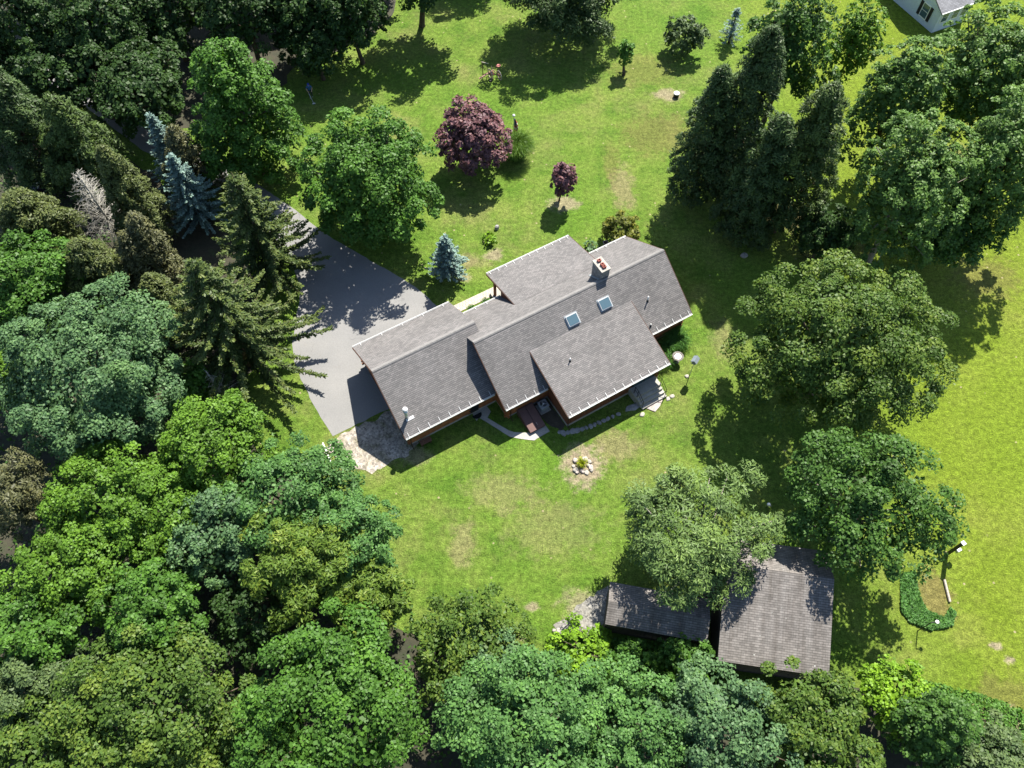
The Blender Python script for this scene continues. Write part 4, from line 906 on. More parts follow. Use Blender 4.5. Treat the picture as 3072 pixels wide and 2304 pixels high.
    mm = MB(); mm.box(L((.25, -.08, 1.15)), (.16, .26, .18), face); mm.build('engine', 'dark_metal', tr, bevel=.03)
    mm = MB(); mm.tube([L((-.15, .42, 1.03)), L((.05, .47, .93)), L((.17, .42, .90))], .016, 6); mm.build('loop_handle', 'dark_metal', tr)
    mm = MB(); mm.lathe(L((-.02, 1.32, .04)), [(.03, .1), (.07, .06), (.07, .02), (.02, 0)], 10); mm.build('cutting_head', 'dark_metal', tr)
    mm = MB(); mm.prism([tuple(L((-.02 + .17 * math.cos(a), 1.28 + .17 * math.sin(a), 0))[:2]) for a in [math.pi + k * math.pi / 10 for k in range(11)]], .11, .13); mm.build('guard', 'white_plastic', tr)
person(px(934, 291), R(200))
# ================================================================== TREES, SHRUBS AND PLANTS
def unit(a): return a / np.maximum(np.linalg.norm(a, axis=-1, keepdims=True), 1e-9)
def quads(P, N_, Tn, ln, wd, bend=0.0):
    """one pointed leaf (rhombus) for each point: centre P, normal N_, axis Tn"""
    Tn = unit(Tn - N_ * np.sum(Tn * N_, 1, keepdims=True)); B = np.cross(N_, Tn)
    ln = ln[:, None]; wd = wd[:, None]
    v = np.stack([P - Tn * ln * .5 - B * wd * .30, P + Tn * ln * .28 - B * wd * .5 - N_ * wd * bend, P + Tn * ln * .5 + B * wd * .22, P - Tn * ln * .22 + B * wd * .5 - N_ * wd * bend], 1)
    return v.reshape(-1, 3)
def leaf_object(name, V, tint, mat, parent):
    off = np.array(origin(parent)) if parent else np.zeros(3); V = (V - off).astype(np.float32); n = len(V) // 4
    me = bpy.data.meshes.new(name); me.vertices.add(4 * n); me.loops.add(4 * n); me.polygons.add(n)
    me.vertices.foreach_set('co', V.ravel()); me.loops.foreach_set('vertex_index', np.arange(4 * n, dtype=np.int32))
    me.polygons.foreach_set('loop_start', np.arange(0, 4 * n, 4, dtype=np.int32))
    at_ = me.attributes.new('tint', 'FLOAT', 'FACE'); at_.data.foreach_set('value', np.clip(tint, 0, 1).astype(np.float32))
    me.materials.append(MATS[mat] if isinstance(mat, str) else mat); me.update()
    o = bpy.data.objects.new(name, me); COL.objects.link(o)
    if parent: o.parent = parent
    return o
LEAFS = [0]
SP = {  # colour, leaf length, leaf width, clump radius / crown radius, droop, coverage
    'maple':   dict(c=(0.058, 0.136, 0.02), l=.21, w=.16, cr=.20, cov=1.95),
    'bright':  dict(c=(0.084, 0.172, 0.019), l=.20, w=.15, cr=.17, cov=1.85),
    'mid':     dict(c=(0.052, 0.116, 0.022), l=.21, w=.16, cr=.19, cov=1.95),
    'dark':    dict(c=(0.03, 0.066, 0.016), l=.21, w=.16, cr=.19, cov=1.95),  # mid leaves darkened to hold backlit shade; also the small dark tree
    'blue':    dict(c=(0.078, 0.15, 0.062), l=.20, w=.15, cr=.20, cov=1.95),
    'teal':    dict(c=(0.072, 0.16, 0.042), l=.19, w=.14, cr=.18, cov=1.9),
    'olive':   dict(c=(0.066, 0.122, 0.021), l=.22, w=.14, cr=.20, cov=1.9),
    'yellow':  dict(c=(0.094, 0.16, 0.024), l=.34, w=.10, cr=.20, cov=1.9),
    'grey':    dict(c=(0.078, 0.122, 0.046), l=.22, w=.12, cr=.20, cov=1.9),
    'silver':  dict(c=(0.088, 0.165, 0.038), l=.24, w=.14, cr=.15, cov=1.7),
    'purple':  dict(c=(0.125, 0.062, 0.07), l=.22, w=.17, cr=.17, cov=2.4),
    'vine':    dict(c=(0.13, 0.247, 0.018), l=.22, w=.17, cr=.25, cov=1.9),
    'shrub':   dict(c=(0.078, 0.176, 0.029), l=.18, w=.12, cr=.28, cov=2.4),
    'cedar':   dict(c=(0.054, 0.09, 0.023), l=.26, w=.085, cr=.20, cov=2.1, up=1.0),
    'cedarb':  dict(c=(0.07, 0.092, 0.028), l=.26, w=.085, cr=.20, cov=2.0, up=1.0),
    'cedard':  dict(c=(0.044, 0.078, 0.024), l=.28, w=.08, cr=.18, cov=2.0, up=.8),
    'hemlock': dict(c=(0.092, 0.15, 0.042), l=.30, w=.085, cr=.20, cov=1.6, up=-.2),
    'yew':     dict(c=(0.12, 0.144, 0.024), l=.26, w=.09, cr=.26, cov=3.0, up=1.0),
    'brown':   dict(c=(0.08, 0.086, 0.038), l=.25, w=.085, cr=.22, cov=1.3, up=.6),
}
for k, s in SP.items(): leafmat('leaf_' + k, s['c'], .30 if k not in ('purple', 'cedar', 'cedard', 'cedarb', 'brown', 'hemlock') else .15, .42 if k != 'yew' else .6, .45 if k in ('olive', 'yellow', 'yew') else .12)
leafmat('leaf_spruce', (.050, .080, .022), .1, .55, .4); leafmat('leaf_bluespruce', (.135, .205, .19), .1, .35, .0)
leafmat('leaf_grass', (.085, .16, .03), .3, .5); leafmat('leaf_ivy', (.070, .17, .04), .3, .5); leafmat('leaf_gold', (.26, .31, .02), .3, .4)

def crown_leaves(rs, cen, rad, sp, zmin=-.45, lump=.2, taper=0.0, dens=1.0):
    """leaf quads of one crown: clumps on an uneven ellipsoid, leaves on the outer side of each clump"""
    s = SP[sp]; rx, ry, rz = rad; rm = (rx + ry) / 2; cr = min(1.05, max(.38, s['cr'] * rm)); lsc = min(1.6, max(.95, mpp(cen) / mpp(Vector((0, 33, 6))))) ; up = s.get('up', 0)
    area = 4 * math.pi * ((((rx * ry) ** 1.6 + (rx * rz) ** 1.6 + (ry * rz) ** 1.6) / 3) ** (1 / 1.6)) * (1 - zmin) / 2
    ncl = int(max(10, 1.45 * area / (math.pi * cr * cr))); nl = int(s['cov'] * dens * area / (s['l'] * s['w'] * lsc * lsc * .60) / ncl)
    d = unit(rs.normal(size=(ncl * 3, 3))); d = d[d[:, 2] > zmin][:ncl]; ncl = len(d)
    w1 = unit(rs.normal(size=(7, 3))); ph = rs.uniform(0, 6.28, 7); fr = rs.uniform(2.0, 4.5, 7)
    rf = 1 + lump * np.mean(np.cos(d @ w1.T * fr + ph), 1) * 2.0
    rr = rf * (1 - .5 * rs.random(ncl) ** 2.0)
    off = d * np.array([rx, ry, rz]) * rr[:, None]
    if taper:                                          # cone-like crown that stays full down to its foot
        a = rs.uniform(0, 6.283, ncl); t = rs.random(ncl) ** 1.15; pf = np.minimum(1, .72 + 1.6 * t) * (1 - taper * t) * np.sqrt(1 - t ** 4) * 1.12
        w_ = 1 + lump * 1.2 * np.mean(np.cos(np.stack([np.cos(a), np.sin(a), 2 * t - 1], 1) @ w1.T * fr + ph), 1); q_ = pf * w_ * (1 - .5 * rs.random(ncl) ** 2)
        off = np.stack([np.cos(a) * rx * q_, np.sin(a) * ry * q_, (2 * t - 1) * rz], 1); d = unit(np.stack([np.cos(a), np.sin(a), .25 + .6 * t ** 3], 1))
    C = np.array(cen) + off
    crs = cr * rs.uniform(.55, 1.2, ncl)
    out = unit(d * np.array([1 / rx, 1 / ry, 1 / rz]) + np.array([0, 0, .25])); out = unit(out + np.array([0, 0, .35]))
    n = ncl * nl; ci = np.repeat(np.arange(ncl), nl)
    e = unit(rs.normal(size=(n, 3))); o_ = out[ci]; dt = np.sum(e * o_, 1, keepdims=True)
    e = np.where(dt < -.12, e - 2 * dt * o_, e); dt = np.sum(e * o_, 1, keepdims=True)
    q = (rs.random(n) ** .45)[:, None]
    offl = (e * q - o_ * (dt * q) * .38) * crs[ci][:, None]
    if up > 0: offl[:, 2] *= 1 + .5 * up
    P = C[ci] + offl
    Nn = unit(.55 * e + .45 * o_ + np.array([0, 0, .35]) + .5 * rs.normal(size=(n, 3)))
    T = rs.normal(size=(n, 3)) + e * .8
    if up: T = .45 * rs.normal(size=(n, 3)) + e * .9 + np.array([0, 0, .7 * up])
    T = T - np.array([0, 0, .4 if not up else 0])
    sc = rs.uniform(.6, 1.3, n)
    V = quads(P, Nn, T, s['l'] * sc * lsc, s['w'] * sc * lsc, .18)
    tint = np.clip(.36 + .34 * np.clip(dt[:, 0], 0, 1) * q[:, 0] + .14 * rs.normal(size=ncl)[ci] + .17 * rs.normal(size=n), 0, 1)  # outer leaves paler: new growth, and a highlight painted on each clump
    # inner foliage: larger, sparser leaves that close the crown
    ni = int(1.25 * dens * area * .62 / (s['l'] * s['w'] * lsc * lsc * .6 * 2.1)); di = unit(rs.normal(size=(ni * 3, 3))); di = di[di[:, 2] > max(zmin, -.6)][:ni]; ni = len(di)
    oi = di * np.array([rx, ry, rz]) * (rs.uniform(.5, .78, ni) * (1 + lump * np.mean(np.cos(di @ w1.T * fr + ph), 1) * 2.0))[:, None]
    if taper:
        a = rs.uniform(0, 6.283, ni); t = rs.random(ni) ** 1.15; q_ = np.minimum(1, .72 + 1.6 * t) * (1 - taper * t) * np.sqrt(1 - t ** 4) * rs.uniform(.3, .8, ni)
        oi = np.stack([np.cos(a) * rx * q_, np.sin(a) * ry * q_, (2 * t - 1) * rz * .95], 1)
    sci = rs.uniform(.7, 1.3, ni) * 1.45 * lsc
    Vi = quads(np.array(cen) + oi, unit(di + np.array([0, 0, .5]) + .6 * rs.normal(size=(ni, 3))), rs.normal(size=(ni, 3)), s['l'] * sci, s['w'] * sci, .2)
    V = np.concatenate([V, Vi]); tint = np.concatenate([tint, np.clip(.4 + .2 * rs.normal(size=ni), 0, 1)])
    LEAFS[0] += n + ni
    return V, tint, C

TREE_SEED = [100]
def fit(bbox, clear, lo=.75, hi=1.7):
    """crown centre and radii from where the crown stands in the photograph and how far it hangs above ground"""
    x0, y0, x1, y1 = bbox; u, v = (x0 + x1) / 2, (y0 + y1) / 2; rx = (x1 - x0) / 2; ry = (y1 - y0) / 2; zc = clear + 3
    for _ in range(12):
        p = at(u, v, zc); k = mpp(p); r = rx * k; d = ray(u * KO, v * KO); phi = math.atan2(-d[2], math.hypot(d[0], d[1]))
        t = (ry * k) ** 2 - (r * math.sin(phi)) ** 2
        rz = math.sqrt(max(t, 0)) / max(math.cos(phi), .15); rz = min(max(rz, r * lo), r * hi); zc = clear + rz
    return at(u, v, zc), r, rz, zc
def limbs(m, rs, base, cen, targets, r0, n=7):
    top = Vector((cen[0], cen[1], cen[2]))
    bend = Vector(rs.normal(size=3) * .12); bend.z = 0
    pts = [base - Vector((0, 0, .15)), base + Vector((0, 0, .25)), base.lerp(top, .35) + bend, base.lerp(top, .7) + bend * .6, top]
    m.tube(pts, [r0 * 1.5, r0 * 1.1, r0 * .85, r0 * .6, r0 * .3], 8)
    for i in rs.permutation(len(targets))[:n]:
        q = Vector(targets[i]); s_ = base.lerp(top, float(rs.uniform(.4, .85))); mid = s_.lerp(q, .5) + Vector((0, 0, float(rs.uniform(.1, .5))))
        m.tube([s_, mid, q], [r0 * .42, r0 * .28, r0 * .08], 5)
def tree(kind, bbox, label, clear=2.5, name='tree', cat='tree', group=None, lump=.2, extra=(), taper=0.0, dens=1.0, zmin=-.8, hi=1.7, lo=.75, base=None, tr=0, shr=.6, bark='bark', nl=9):
    TREE_SEED[0] += 1; rs = np.random.RandomState(TREE_SEED[0]); cen, r, rz, zc = fit(bbox, clear, lo, hi)
    b = Vector(base) if base else Vector((cen.x, cen.y, 0)); t = thing(name, label, cat, b, group)
    q_ = min(1.05, max(.38, SP[kind]['cr'] * r)) * shr; k_ = max(.6, 1 - q_ / r)
    if bbox[1] > 820: zmin = max(zmin, -.45)
    V, ti, C = crown_leaves(rs, cen, (r * k_, r * k_, rz * max(.7, k_)), kind, zmin, lump, taper, dens); Vs = [V]; ts = [ti]
    for bb, cl in extra:
        c2, r2, rz2, _ = fit(bb, cl, lo, hi); V2, t2, C2 = crown_leaves(rs, c2, (r2, r2, rz2), kind, zmin, lump, taper, dens); Vs.append(V2); ts.append(t2); C = np.concatenate([C, C2])
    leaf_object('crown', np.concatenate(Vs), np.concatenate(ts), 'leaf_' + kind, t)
    m = MB(); limbs(m, rs, b, cen, C, tr or max(.07, .055 * r), nl); m.build('trunk', bark, t, True)
    return t

def spruce(bbox_or_base, height, radius, label, mat='leaf_spruce', name='spruce_tree', group=None, fringe=1.0, sp=.42, nb=8, seed=1, droop=.35, bark='bark', tipw=.085, tl=.30, clear=.25, lean=(0, 0)):
    rs = np.random.RandomState(seed); b = Vector(bbox_or_base); t = thing(name, label, 'tree', b, group)
    Ps = []; Ns = []; Ts = []; L = []; Wd = []; TT = []; m = MB()
    ln_ = Vector((lean[0], lean[1], 0)); tip = b + Vector((0, 0, height)) + ln_
    m.tube([b - Vector((0, 0, .1)), b.lerp(tip, .5), tip], [radius * .06 + .05, radius * .035 + .03, .015], 7)
    z = height * clear * .5 + .25
    while z < height - .08:
        f = z / height; Lb = radius * ((1 - f) ** .85) * 1.04 + .06; n = max(5, int(nb * (0.6 + .5 * (1 - f)))); a0 = rs.uniform(0, 6.28)
        for k in range(n):
            a = a0 + k * 2 * math.pi / n + rs.uniform(-.3, .3); l_ = Lb * rs.uniform(.72, 1.12); z0 = z + rs.uniform(-.2, .2)
            s = np.linspace(.12, 1, max(5, int(l_ / .13))); dirv = np.array([math.cos(a), math.sin(a), 0]); sidev = np.array([-math.sin(a), math.cos(a), 0])
            ax = np.array(b) + np.array([0, 0, z0]) + np.array(ln_) * f + dirv * (s * l_)[:, None] + np.array([0, 0, 1]) * (-(droop * l_) * s ** 1.2 + .22 * l_ * s ** 3 + .10 * l_ * s)[:, None]
            if k % 2 == 0 and l_ > .7: m.tube([Vector(ax[0] - dirv * l_ * .12), Vector(ax[len(ax) // 2]), Vector(ax[-1])], [.03, .02, .006], 4)
            for side in (-1, 1, 0, -1, 1):
                jit = rs.uniform(.55, 1.2, len(s)); wl = (tl * fringe * (.55 + .75 * (1 - s)) * jit) if side else tl * .8 * jit
                tdir = (dirv * rs.uniform(.5, 1.0) + side * sidev * rs.uniform(.5, 1.0) + rs.normal(size=(len(s), 3)) * .16 + np.array([0, 0, -.18 * abs(side) + .12 * (side == 0)]))
                tdir = unit(tdir); Ps.append(ax + tdir * (wl * .45)[:, None] + rs.normal(size=(len(s), 3)) * .03); Ts.append(tdir)
                Ns.append(unit(np.array([0, 0, 1.0]) + .5 * rs.normal(size=(len(s), 3)))); L.append(wl); Wd.append(np.full(len(s), tipw) * rs.uniform(.7, 1.3, len(s))); TT.append(.28 + .5 * s + .16 * rs.normal(size=len(s)))  # tint rises along the bough so its tips look sunlit
        z += sp * (.55 + .75 * (1 - f)) * rs.uniform(.8, 1.2)
    P, N_, T, L, Wd = map(np.concatenate, (Ps, Ns, Ts, L, Wd)); LEAFS[0] += len(P)
    leaf_object('crown', quads(P, N_, T, L, Wd, .15), np.concatenate(TT), mat, t); m.build('trunk', bark, t, True); return t

def bare_tree(base, height, spread, label, seed, lean=(0, 0), name='bare_tree', n=90, mat='dead_wood'):
    rs = np.random.RandomState(seed); b = Vector(base); t = thing(name, label, 'tree', b); m = MB(); tip = b + Vector((lean[0], lean[1], height))
    m.tube([b - Vector((0, 0, .1)), b.lerp(tip, .5), tip], [.18, .11, .02], 7); m.build('trunk', mat, t, True); mb = MB()
    for k in range(n):
        f = rs.uniform(.12, .98); a = rs.uniform(0, 6.28); l_ = spread * (1.05 - f) * rs.uniform(.6, 1.15) + .3; s_ = b.lerp(tip, f)
        e = s_ + Vector((math.cos(a) * l_, math.sin(a) * l_, rs.uniform(-.1, .35) * l_)); mid = s_.lerp(e, .55) + Vector((0, 0, .10 * l_)); mb.tube([s_, mid, e], [.028, .016, .006], 3)
        for j in range(5):
            q = s_.lerp(e, rs.uniform(.35, .95)); w_ = Vector(rs.normal(size=3)); w_.z = abs(w_.z) * .3 - .1; mb.tube([q, q + w_.normalized() * l_ * rs.uniform(.15, .35)], [.009, .004], 3)
    mb.build('branches', mat, t); return t

def blades(name, base, r, h, n, mat, label, cat, seed, parent=None, wid=.035, arch=.9, rx=None):
    """tuft of arching blades"""
    rs = np.random.RandomState(seed); b = np.array(base); a = rs.uniform(0, 6.28, n); q = rs.random(n) ** .5
    d = np.stack([np.cos(a), np.sin(a), np.zeros(n)], 1); root = b + d * (q * r * .35)[:, None]; hh = h * rs.uniform(.6, 1.1, n); lean = r * (.25 + .75 * q) * arch
    Vs = []; ts = []
    pts = [root + d * (lean * s ** 1.8)[:, None] + np.array([0, 0, 1.0]) * (hh * (math.sin(s * 2.0) / math.sin(1.57)))[:, None] for s in (0, .3, .6, .85, 1.05)]
    for i in range(4):
        c = (pts[i] + pts[i + 1]) / 2; T = pts[i + 1] - pts[i]; ln = np.linalg.norm(T, axis=1) * 1.12; Nn = unit(np.cross(T, np.cross(np.array([0, 0, 1.0]), d)) + .5 * rs.normal(size=(n, 3)))
        Vs.append(quads(c, Nn, T, ln, np.full(n, wid) * (1 - .15 * i))); ts.append(np.clip(.3 + .15 * i + .2 * rs.normal(size=n), 0, 1))
    o = leaf_object(name, np.concatenate(Vs), np.concatenate(ts), mat, parent)
    if not parent:
        for ch in (o,):
            me = ch.data; co = np.empty(len(me.vertices) * 3, np.float32); me.vertices.foreach_get('co', co); co = co.reshape(-1, 3) - b.astype(np.float32); me.vertices.foreach_set('co', co.ravel()); ch.location = base
        tag(o, label, cat)
    return o

# ---------------- single trees round the lawn
T = tree
T('maple', (398, 84, 640, 388), 'tall green maple with ragged top standing by the shaded lawn', 1.0, 'maple_tree', lump=.2, hi=1.35, taper=.4, zmin=-.9, shr=.3)
T('maple', (650, 228, 945, 555), 'broad round green maple overhanging the asphalt driveway', .2, 'maple_tree', lump=.12, hi=1.02, zmin=-.9, shr=.25)
T('purple', (936, 214, 1110, 376), 'large purple leaved maple beside the ornamental grass', .5, 'purple_maple', lump=.2, hi=1.2)
T('purple', (1186, 337, 1250, 432), 'small purple leaved maple alone on the front lawn', .9, 'purple_maple', lump=.14, hi=1.6, base=at(1208, 434))
T('shrub', (1332, 80, 1374, 144), 'small thin apple tree on a short thick trunk on the front lawn', .7, 'apple_tree', lump=.3, hi=2.2, base=at(1347, 162), dens=.9, tr=.15)
T('grey', (1430, 32, 1532, 120), 'round grey green bush on the far lawn near the small blue spruce', .1, 'bush', 'bush', lump=.16, zmin=-.7)
T('dark', (1716, 430, 1852, 578), 'dark rounded small tree in front of the tall cedars', .4, 'small_tree', lump=.16)
T('olive', (1592, 562, 2036, 925), 'huge broad oak with olive green leaves right of the house', 1.5, 'oak_tree', lump=.12, hi=.95, zmin=-.7)
T('mid', (1690, 930, 2052, 1255), 'wide open crowned tree overhanging the large shed', 2.4, 'spreading_tree', lump=.18, dens=.8, nl=22, bark='bark_pale', hi=.95)
T('hemlock', (1305, 1025, 1650, 1292), 'feathery grey green hemlock between the two sheds and the lawn', 1.6, 'hemlock_tree', lump=.26, base=at(1530, 1292), dens=.85, nl=26, bark='bark_pale', hi=1.0)
spruce(at(969, 596), 5.4, 2.0, 'blue spruce standing on the lawn beside the log house porch', 'leaf_bluespruce', 'blue_spruce', seed=3, nb=12, sp=.30, droop=.25, tl=.30, tipw=.12, fringe=1.0)
spruce(at(1574, 92), 4.2, 1.6, 'small blue spruce beside the bush on the far lawn', 'leaf_bluespruce', 'blue_spruce', seed=5, nb=7, sp=.42, tl=.3, tipw=.08)
T('yew', (1295, 455, 1392, 540), 'yellow tipped yew shrub at the front corner of the log house', .0, 'yew_shrub', 'shrub', zmin=-.3, hi=.8, lo=.5)
# ---------------- tall cedars and maples on the right
gc = 'tall dark cedars on the right'
T('cedard', (1455, 130, 1600, 450), 'slim dark cedar at the lawn edge of the cedar clump', .6, 'cedar_tree', taper=.55, lump=.3, dens=.9, hi=2.6, group=gc)
T('cedard', (1520, 60, 1700, 440), 'tall dark cedar in the middle of the cedar clump', .6, 'cedar_tree', taper=.55, lump=.3, dens=.9, hi=2.6, group=gc)
T('cedar', (1640, 170, 1835, 520), 'olive lit cedar on the maple side of the cedar clump', .6, 'cedar_tree', taper=.55, lump=.3, dens=.9, hi=2.4, group=gc)
T('cedard', (1560, 240, 1730, 530), 'low dark cedar at the foot of the cedar clump', .4, 'cedar_tree', taper=.55, lump=.3, dens=.9, hi=2.2, group=gc)
T('mid', (1610, -30, 1800, 240), 'green maple rising behind the dark cedars', 2.0, 'maple_tree', lump=.28, hi=2.0, dens=.8)
T('bright', (1790, 0, 1900, 190), 'thin leaning tree with bare lower limbs near the white house', 2.5, 'young_tree', lump=.3, hi=2.0, dens=.7, nl=20)
gm = 'silver maples on the right'
T('silver', (1845, 70, 2035, 360), 'silver maple nearest the thin leaning tree', 2.5, 'silver_maple', lump=.32, hi=1.9, group=gm, nl=22)
T('silver', (1850, 240, 2095, 575), 'silver maple with bare broken limb over the dark undergrowth', 2.0, 'silver_maple', lump=.32, hi=1.6, group=gm, nl=24, bark='bark_pale')
T('silver', (2010, 10, 2240, 330), 'silver maple in front of the white house', 2.5, 'silver_maple', lump=.32, hi=1.9, group=gm, nl=22)
T('silver', (2050, 150, 2300, 540), 'silver maple at the open field side of the clump', 2.5, 'silver_maple', lump=.32, hi=1.7, group=gm, nl=22)
T('mid', (1925, 390, 2175, 580), 'low leafy maple above the shadow at the field edge', 1.2, 'maple_tree', lump=.3, hi=1.2, dens=.9)

# ---------------- dark wood along the top
gt = 'wood along the road'
lb = 'tall shaded maple in the dark wood beyond the driveway'
for bb in ((-70, -90, 170, 180), (110, -60, 320, 190), (240, -90, 470, 120), (215, 70, 400, 250), (410, -110, 630, 130), (560, -70, 740, 120), (670, -90, 850, 120), (-130, 20, 40, 230), (330, -190, 560, 10), (90, 60, 290, 250), (200, 120, 400, 300), (30, 80, 190, 260), (-40, -240, 200, -20), (150, -240, 390, -10), (480, -260, 720, -30), (640, -230, 860, -20), (600, 30, 760, 160)):  # maples wholly above the frame are unseen, added for their shade
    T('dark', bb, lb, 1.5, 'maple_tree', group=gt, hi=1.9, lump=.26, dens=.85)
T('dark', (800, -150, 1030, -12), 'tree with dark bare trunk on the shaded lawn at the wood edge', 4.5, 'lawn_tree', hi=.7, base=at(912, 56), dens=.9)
T('cedard', (1080, -140, 1375, 62), 'broad dark pine whose lower boughs shade the far lawn', .3, 'pine_tree', hi=.75, lump=.2)
T('cedard', (930, -250, 1100, -70), 'unseen dark pine added behind the tree with the bare trunk', 1.0, 'pine_tree', hi=1.0, lump=.2)  # stands out of view above the frame, added for its shadow

# ---------------- conifers left of the drive
T('cedard', (-70, 112, 125, 420), 'dark hemlock rising at the corner of the conifer belt', .3, 'hemlock_tree', taper=.6, hi=1.8)
T('cedar', (70, 190, 270, 430), 'green cedar next to the dark hemlock', .5, 'cedar_tree', taper=.7, hi=2.0)
T('cedarb', (205, 300, 350, 540), 'brown green cedar behind the bare grey tree', .5, 'cedar_tree', taper=.7, hi=2.0)
T('cedarb', (-30, 385, 190, 600), 'olive cedar in front of the parked car', .5, 'cedar_tree', taper=.6, hi=1.6)
T('cedarb', (120, 490, 300, 690), 'brown cedar above the blue green maple', .4, 'cedar_tree', taper=.6, hi=1.6)
T('brown', (240, 480, 370, 660), 'thin brownish cedar losing its needles', .4, 'cedar_tree', taper=.6, hi=1.8)
T('brown', (335, 258, 470, 430), 'brownish cedar between the two blue spruces', .4, 'cedar_tree', taper=.7, hi=2.0)
T('brown', (262, 440, 400, 640), 'sparse brown cedar next to the silvery blue spruce', .3, 'cedar_tree', taper=.6, hi=1.8, dens=.8)
T('cedarb', (290, 570, 420, 740), 'olive brown cedar at the foot of the big spruce', .3, 'cedar_tree', taper=.6, hi=1.6)
bare_tree(at(262, 520), 8.8, 3.6, 'leafless grey dead tree with spreading pale branches', 5, n=170)
bare_tree(at(490, 870), 5.0, 2.2, 'small grey dead tree at the foot of the big spruce', 8, n=60)
spruce(xy(at(322, 246, 8.0)), 8.0, 2.5, 'slim blue spruce beside the shaded drive', 'leaf_bluespruce', 'blue_spruce', seed=23, nb=9, sp=.36, tl=.32, tipw=.11)
spruce(xy(at(372, 345, 8.0)), 8.5, 3.3, 'silvery blue spruce in the middle of the conifer belt', 'leaf_bluespruce', 'blue_spruce', seed=24, nb=10, sp=.36, tl=.34, tipw=.12)
spruce(xy(at(500, 372, 13.0)), 13.0, 5.6, 'tall dark spruce on the upper side of the driveway bend', 'leaf_spruce', 'spruce_tree', seed=25, nb=9, sp=.62, tl=.5, tipw=.13, droop=.36)
spruce(xy(at(415, 565, 13.5)), 13.5, 8.2, 'big spreading spruce with long drooping boughs over the driveway', 'leaf_spruce', 'spruce_tree', seed=26, nb=9, sp=.7, tl=.55, tipw=.13, droop=.38)

# ---------------- the wood on the left and along the bottom
gl = 'trees of the wood left of the house'
F = lambda k, bb, lbl, cl=2.0, nm='woodland_tree', **kw: T(k, bb, lbl, cl, nm, group=gl, shr=.15, **kw)
F('maple', (-80, 505, 170, 700), 'green tree at the wood edge under the olive cedars', 2, hi=1.3)
F('blue', (-10, 645, 395, 965), 'broad blue green maple with many rounded clumps', 1.5, hi=1.0, lump=.2)
F('bright', (-70, 740, 70, 880), 'yellow green tree beside the broad blue green maple', 2)
F('maple', (378, 765, 465, 900), 'small green tree between the big spruce and the wood', .5, 'young_tree', hi=1.6)
lb1 = 'bright green maple in the sunny wood below the driveway'
for bb in ((330, 868, 600, 1075), (90, 965, 360, 1190), (250, 1010, 470, 1220), (20, 1110, 290, 1350)): F('bright', bb, lb1, 2, hi=1.2)
F('teal', (480, 985, 765, 1175), 'soft green fine leaved tree next to the gravel patch', 1.5, hi=1.0, lump=.14)
F('teal', (650, 1030, 872, 1300), 'soft green tree leaning over the back lawn', 1.5, hi=1.0, lump=.16)
F('blue', (355, 1062, 565, 1230), 'pale blue green round tree among the bright maples', 3, hi=1.0, lump=.12)
F('yellow', (535, 1078, 800, 1330), 'yellow green chestnut with long drooping leaves', 3, hi=1.0)
F('yellow', (700, 1200, 885, 1400), 'smaller yellow green chestnut at the lawn edge', 1.5, hi=1.0)
F('brown', (-60, 950, 90, 1200), 'brownish green tree at the far side of the wood', 2)
F('maple', (230, 1190, 445, 1440), 'mid green maple in the middle of the wood', 2.5, hi=1.1)
F('maple', (-60, 1290, 170, 1480), 'green maple behind the grey green tree', 2.5, hi=1.1)
F('grey', (-40, 1400, 200, 1600), 'grey green fine leaved tree in the wood', 2, hi=1.0, lump=.14)
F('olive', (130, 1400, 500, 1690), 'olive green oak with rusty leaf tips', 2.5, hi=1.0)
F('olive', (-80, 1540, 190, 1740), 'olive oak at the lower corner of the wood', 2.5, hi=1.0)
F('olive', (430, 1555, 690, 1720), 'low olive tree under the two bright oaks', 1.0, hi=1.0)
F('dark', (450, 1240, 640, 1420), 'dark shaded tree in the gap of the wood', .6, hi=1.0, dens=.7)
gb = 'trees along the lower edge of the lawn'
F2 = lambda k, bb, lbl, cl=2.0, nm='woodland_tree', **kw: T(k, bb, lbl, cl, nm, group=gb, shr=.2, **kw)
F2('maple', (535, 1345, 935, 1680), 'big clumpy green maple at the lower edge of the lawn', 2.5, hi=1.0, lump=.16)
F2('olive', (885, 1270, 1125, 1500), 'olive cherry tree on the lower lawn corner', 1.2, hi=1.1, dens=.85, lump=.28)
F2('blue', (950, 1380, 1200, 1600), 'blue green tree next to the olive cherry', 1.5, hi=1.0, lump=.24)
F2('teal', (950, 1480, 1330, 1730), 'clumpy green tree in front of the blue green tree', 2, hi=1.0)
F2('teal', (1210, 1470, 1500, 1720), 'green tree below the stone boulders', 1.5, hi=1.0)
F2('blue', (1390, 1440, 1690, 1720), 'blue green tree below the small shed', 1.5, hi=1.0)
F2('olive', (1620, 1450, 1900, 1720), 'yellow green tree below the large shed', 1.5, hi=1.0)
F2('vine', (1850, 1440, 2010, 1570), 'vine covered bush at the corner of the large shed', .2, 'bush', zmin=-.6)
F2('mid', (1930, 1480, 2090, 1680), 'leafy bush at the field end of the lower wood', .2, 'bush', zmin=-.6)
F2('grey', (2010, 1590, 2260, 1740), 'grey green shrub in the weedy field corner', .1, 'bush', zmin=-.6, hi=.8)
F2('maple', (1295, 1385, 1415, 1500), 'leafy shrub against the back of the small shed', .3, 'bush', zmin=-.6, lump=.3, dens=.8)
F2('maple', (1410, 1375, 1535, 1480), 'open leafy shrub at the end of the small shed', .3, 'bush', zmin=-.6, lump=.3, dens=.75)
F2('vine', (1195, 1375, 1340, 1450), 'bright yellow green vines below the boulder row', .0, 'bush', zmin=-.2, lo=.3, hi=.4)
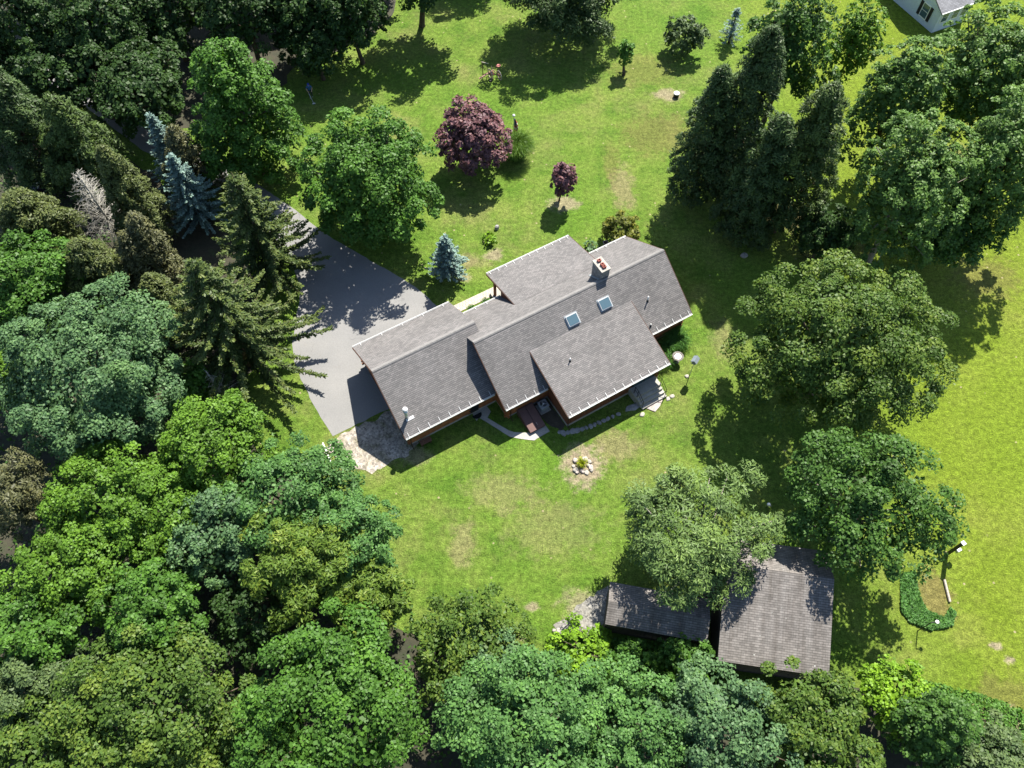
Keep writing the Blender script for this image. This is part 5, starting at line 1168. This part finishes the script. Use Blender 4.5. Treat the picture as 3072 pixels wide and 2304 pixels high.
F2('vine', (1270, 1440, 1340, 1510), 'yellow green vine tangle beside the leafy shrubs', .0, 'bush', zmin=-.2, lo=.5, hi=.7)

# ---------------- shrubs, flowers, beds
T('vine', (1040, 498, 1080, 532), 'yellow green hosta clump on the front lawn', .0, 'hosta', 'plant', zmin=-.1, lo=.4, hi=.5)
b0 = px(1551, 474); blades('ornamental_grass', b0, 1.45, 2.2, 2600, 'leaf_grass', 'big mound of tall arching ornamental grass beside the purple maple', 'grass clump', 41, wid=.05)
T('blue', (1256, 520, 1296, 552), 'pale variegated hosta by the porch roof corner', .0, 'hosta', 'plant', zmin=-.1, lo=.4, hi=.5)
for i, (x, y, r, h, lbl) in enumerate([(1462, 735, 1.0, .9, 'day lilies growing against the back wall near the bird bath'), (1440, 752, .9, .8, 'arching day lilies under the back eave corner'), (1470, 745, .8, .7, 'day lilies beside the bird bath'), (1425, 792, .7, .7, 'pale tipped lilies next to the concrete landing'), (1438, 785, .7, .7, 'dark green lilies between bird bath and landing'), (1450, 722, .9, .8, 'leafy lilies below the main back gutter')]):
    blades('lily_clump', at(x, y), r, h, 420, 'leaf_ivy' if i != 3 else 'leaf_grass', lbl, 'plant', 50 + i, wid=.045)
for i, (u, v, lbl) in enumerate([(17.4, 36.6, 'leafy plant between the paver walk and the front gutter'), (18.9, 36.65, 'leafy plant nearest the porch post')]):
    blades('border_plant', HW(u, v), .4, .4, 160, 'leaf_ivy', lbl, 'plant', 70 + i, wid=.07)
blades('ring_plant', at(1256, 1004), .42, .6, 170, 'leaf_gold', 'yellow green plant inside the ring of stones', 'plant', 77, wid=.06)

# ground ivy round the raised bed, weeds in the field corner
def carpet(name, poly, n, mat, label, seed, h=.35, l=.16, w=.13, cat='ground cover'):
    rs = np.random.RandomState(seed); P2 = np.array([p[:2] for p in poly]); lo, hi_ = P2.min(0), P2.max(0); pts = rs.uniform(lo, hi_, (n * 3, 2))
    x, y = pts[:, 0], pts[:, 1]; ins = np.zeros(len(pts), bool); j = len(P2) - 1
    for i in range(len(P2)):
        xi, yi = P2[i]; xj, yj = P2[j]; ins ^= ((yi > y) != (yj > y)) & (x < (xj - xi) * (y - yi) / (yj - yi + 1e-12) + xi); j = i
    pts = pts[ins][:n]; n = len(pts); hz = h * (.45 + .55 * np.abs(np.sin(pts[:, 0] * 2.1) * np.cos(pts[:, 1] * 1.7))) * rs.random(n) ** .5
    P = np.concatenate([pts, hz[:, None] + .02], 1); Nn = unit(np.array([0, 0, 1.0]) + .6 * rs.normal(size=(n, 3))); sc = rs.uniform(.6, 1.4, n)
    o = leaf_object(name, quads(P, Nn, rs.normal(size=(n, 3)), l * sc, w * sc, .15), .5 + .22 * rs.normal(size=n), mat, None); LEAFS[0] += n
    tag(o, label, cat, kind='stuff'); return o
ring = A([(1945, 1240), (1975, 1235), (1985, 1290), (2000, 1318), (2040, 1335), (2052, 1310), (2064, 1325), (2056, 1352), (2010, 1362), (1965, 1345), (1945, 1320)])
carpet('ivy', ring, 5200, 'leaf_ivy', 'dark glossy ivy growing round the dry grass bed', 81, .26)
carpet('weeds', A([(1990, 1470), (2120, 1500), (2230, 1540), (2230, 1680), (2060, 1680), (1960, 1560)]), 5200, 'leaf_shrub', 'weedy ground cover in the field corner', 82, .35, .2, .12)
carpet('undergrowth', A([(1190, 1372), (1330, 1380), (1540, 1400), (1560, 1480), (1850, 1500), (1840, 1560), (1300, 1560), (1180, 1440)]), 5200, 'leaf_shrub', 'leafy undergrowth behind the sheds', 83, .6, .22, .16)
carpet('undergrowth', [(-60, 0), (-2, 0)] + A([(900, 1340), (840, 1150), (640, 980), (560, 880), (470, 860), (420, 640), (260, 420), (40, 260), (-80, 240)]), 16000, 'leaf_mid', 'leafy undergrowth on the floor of the wood', 84, .7, .26, .18)
print('LEAVES', LEAFS[0])
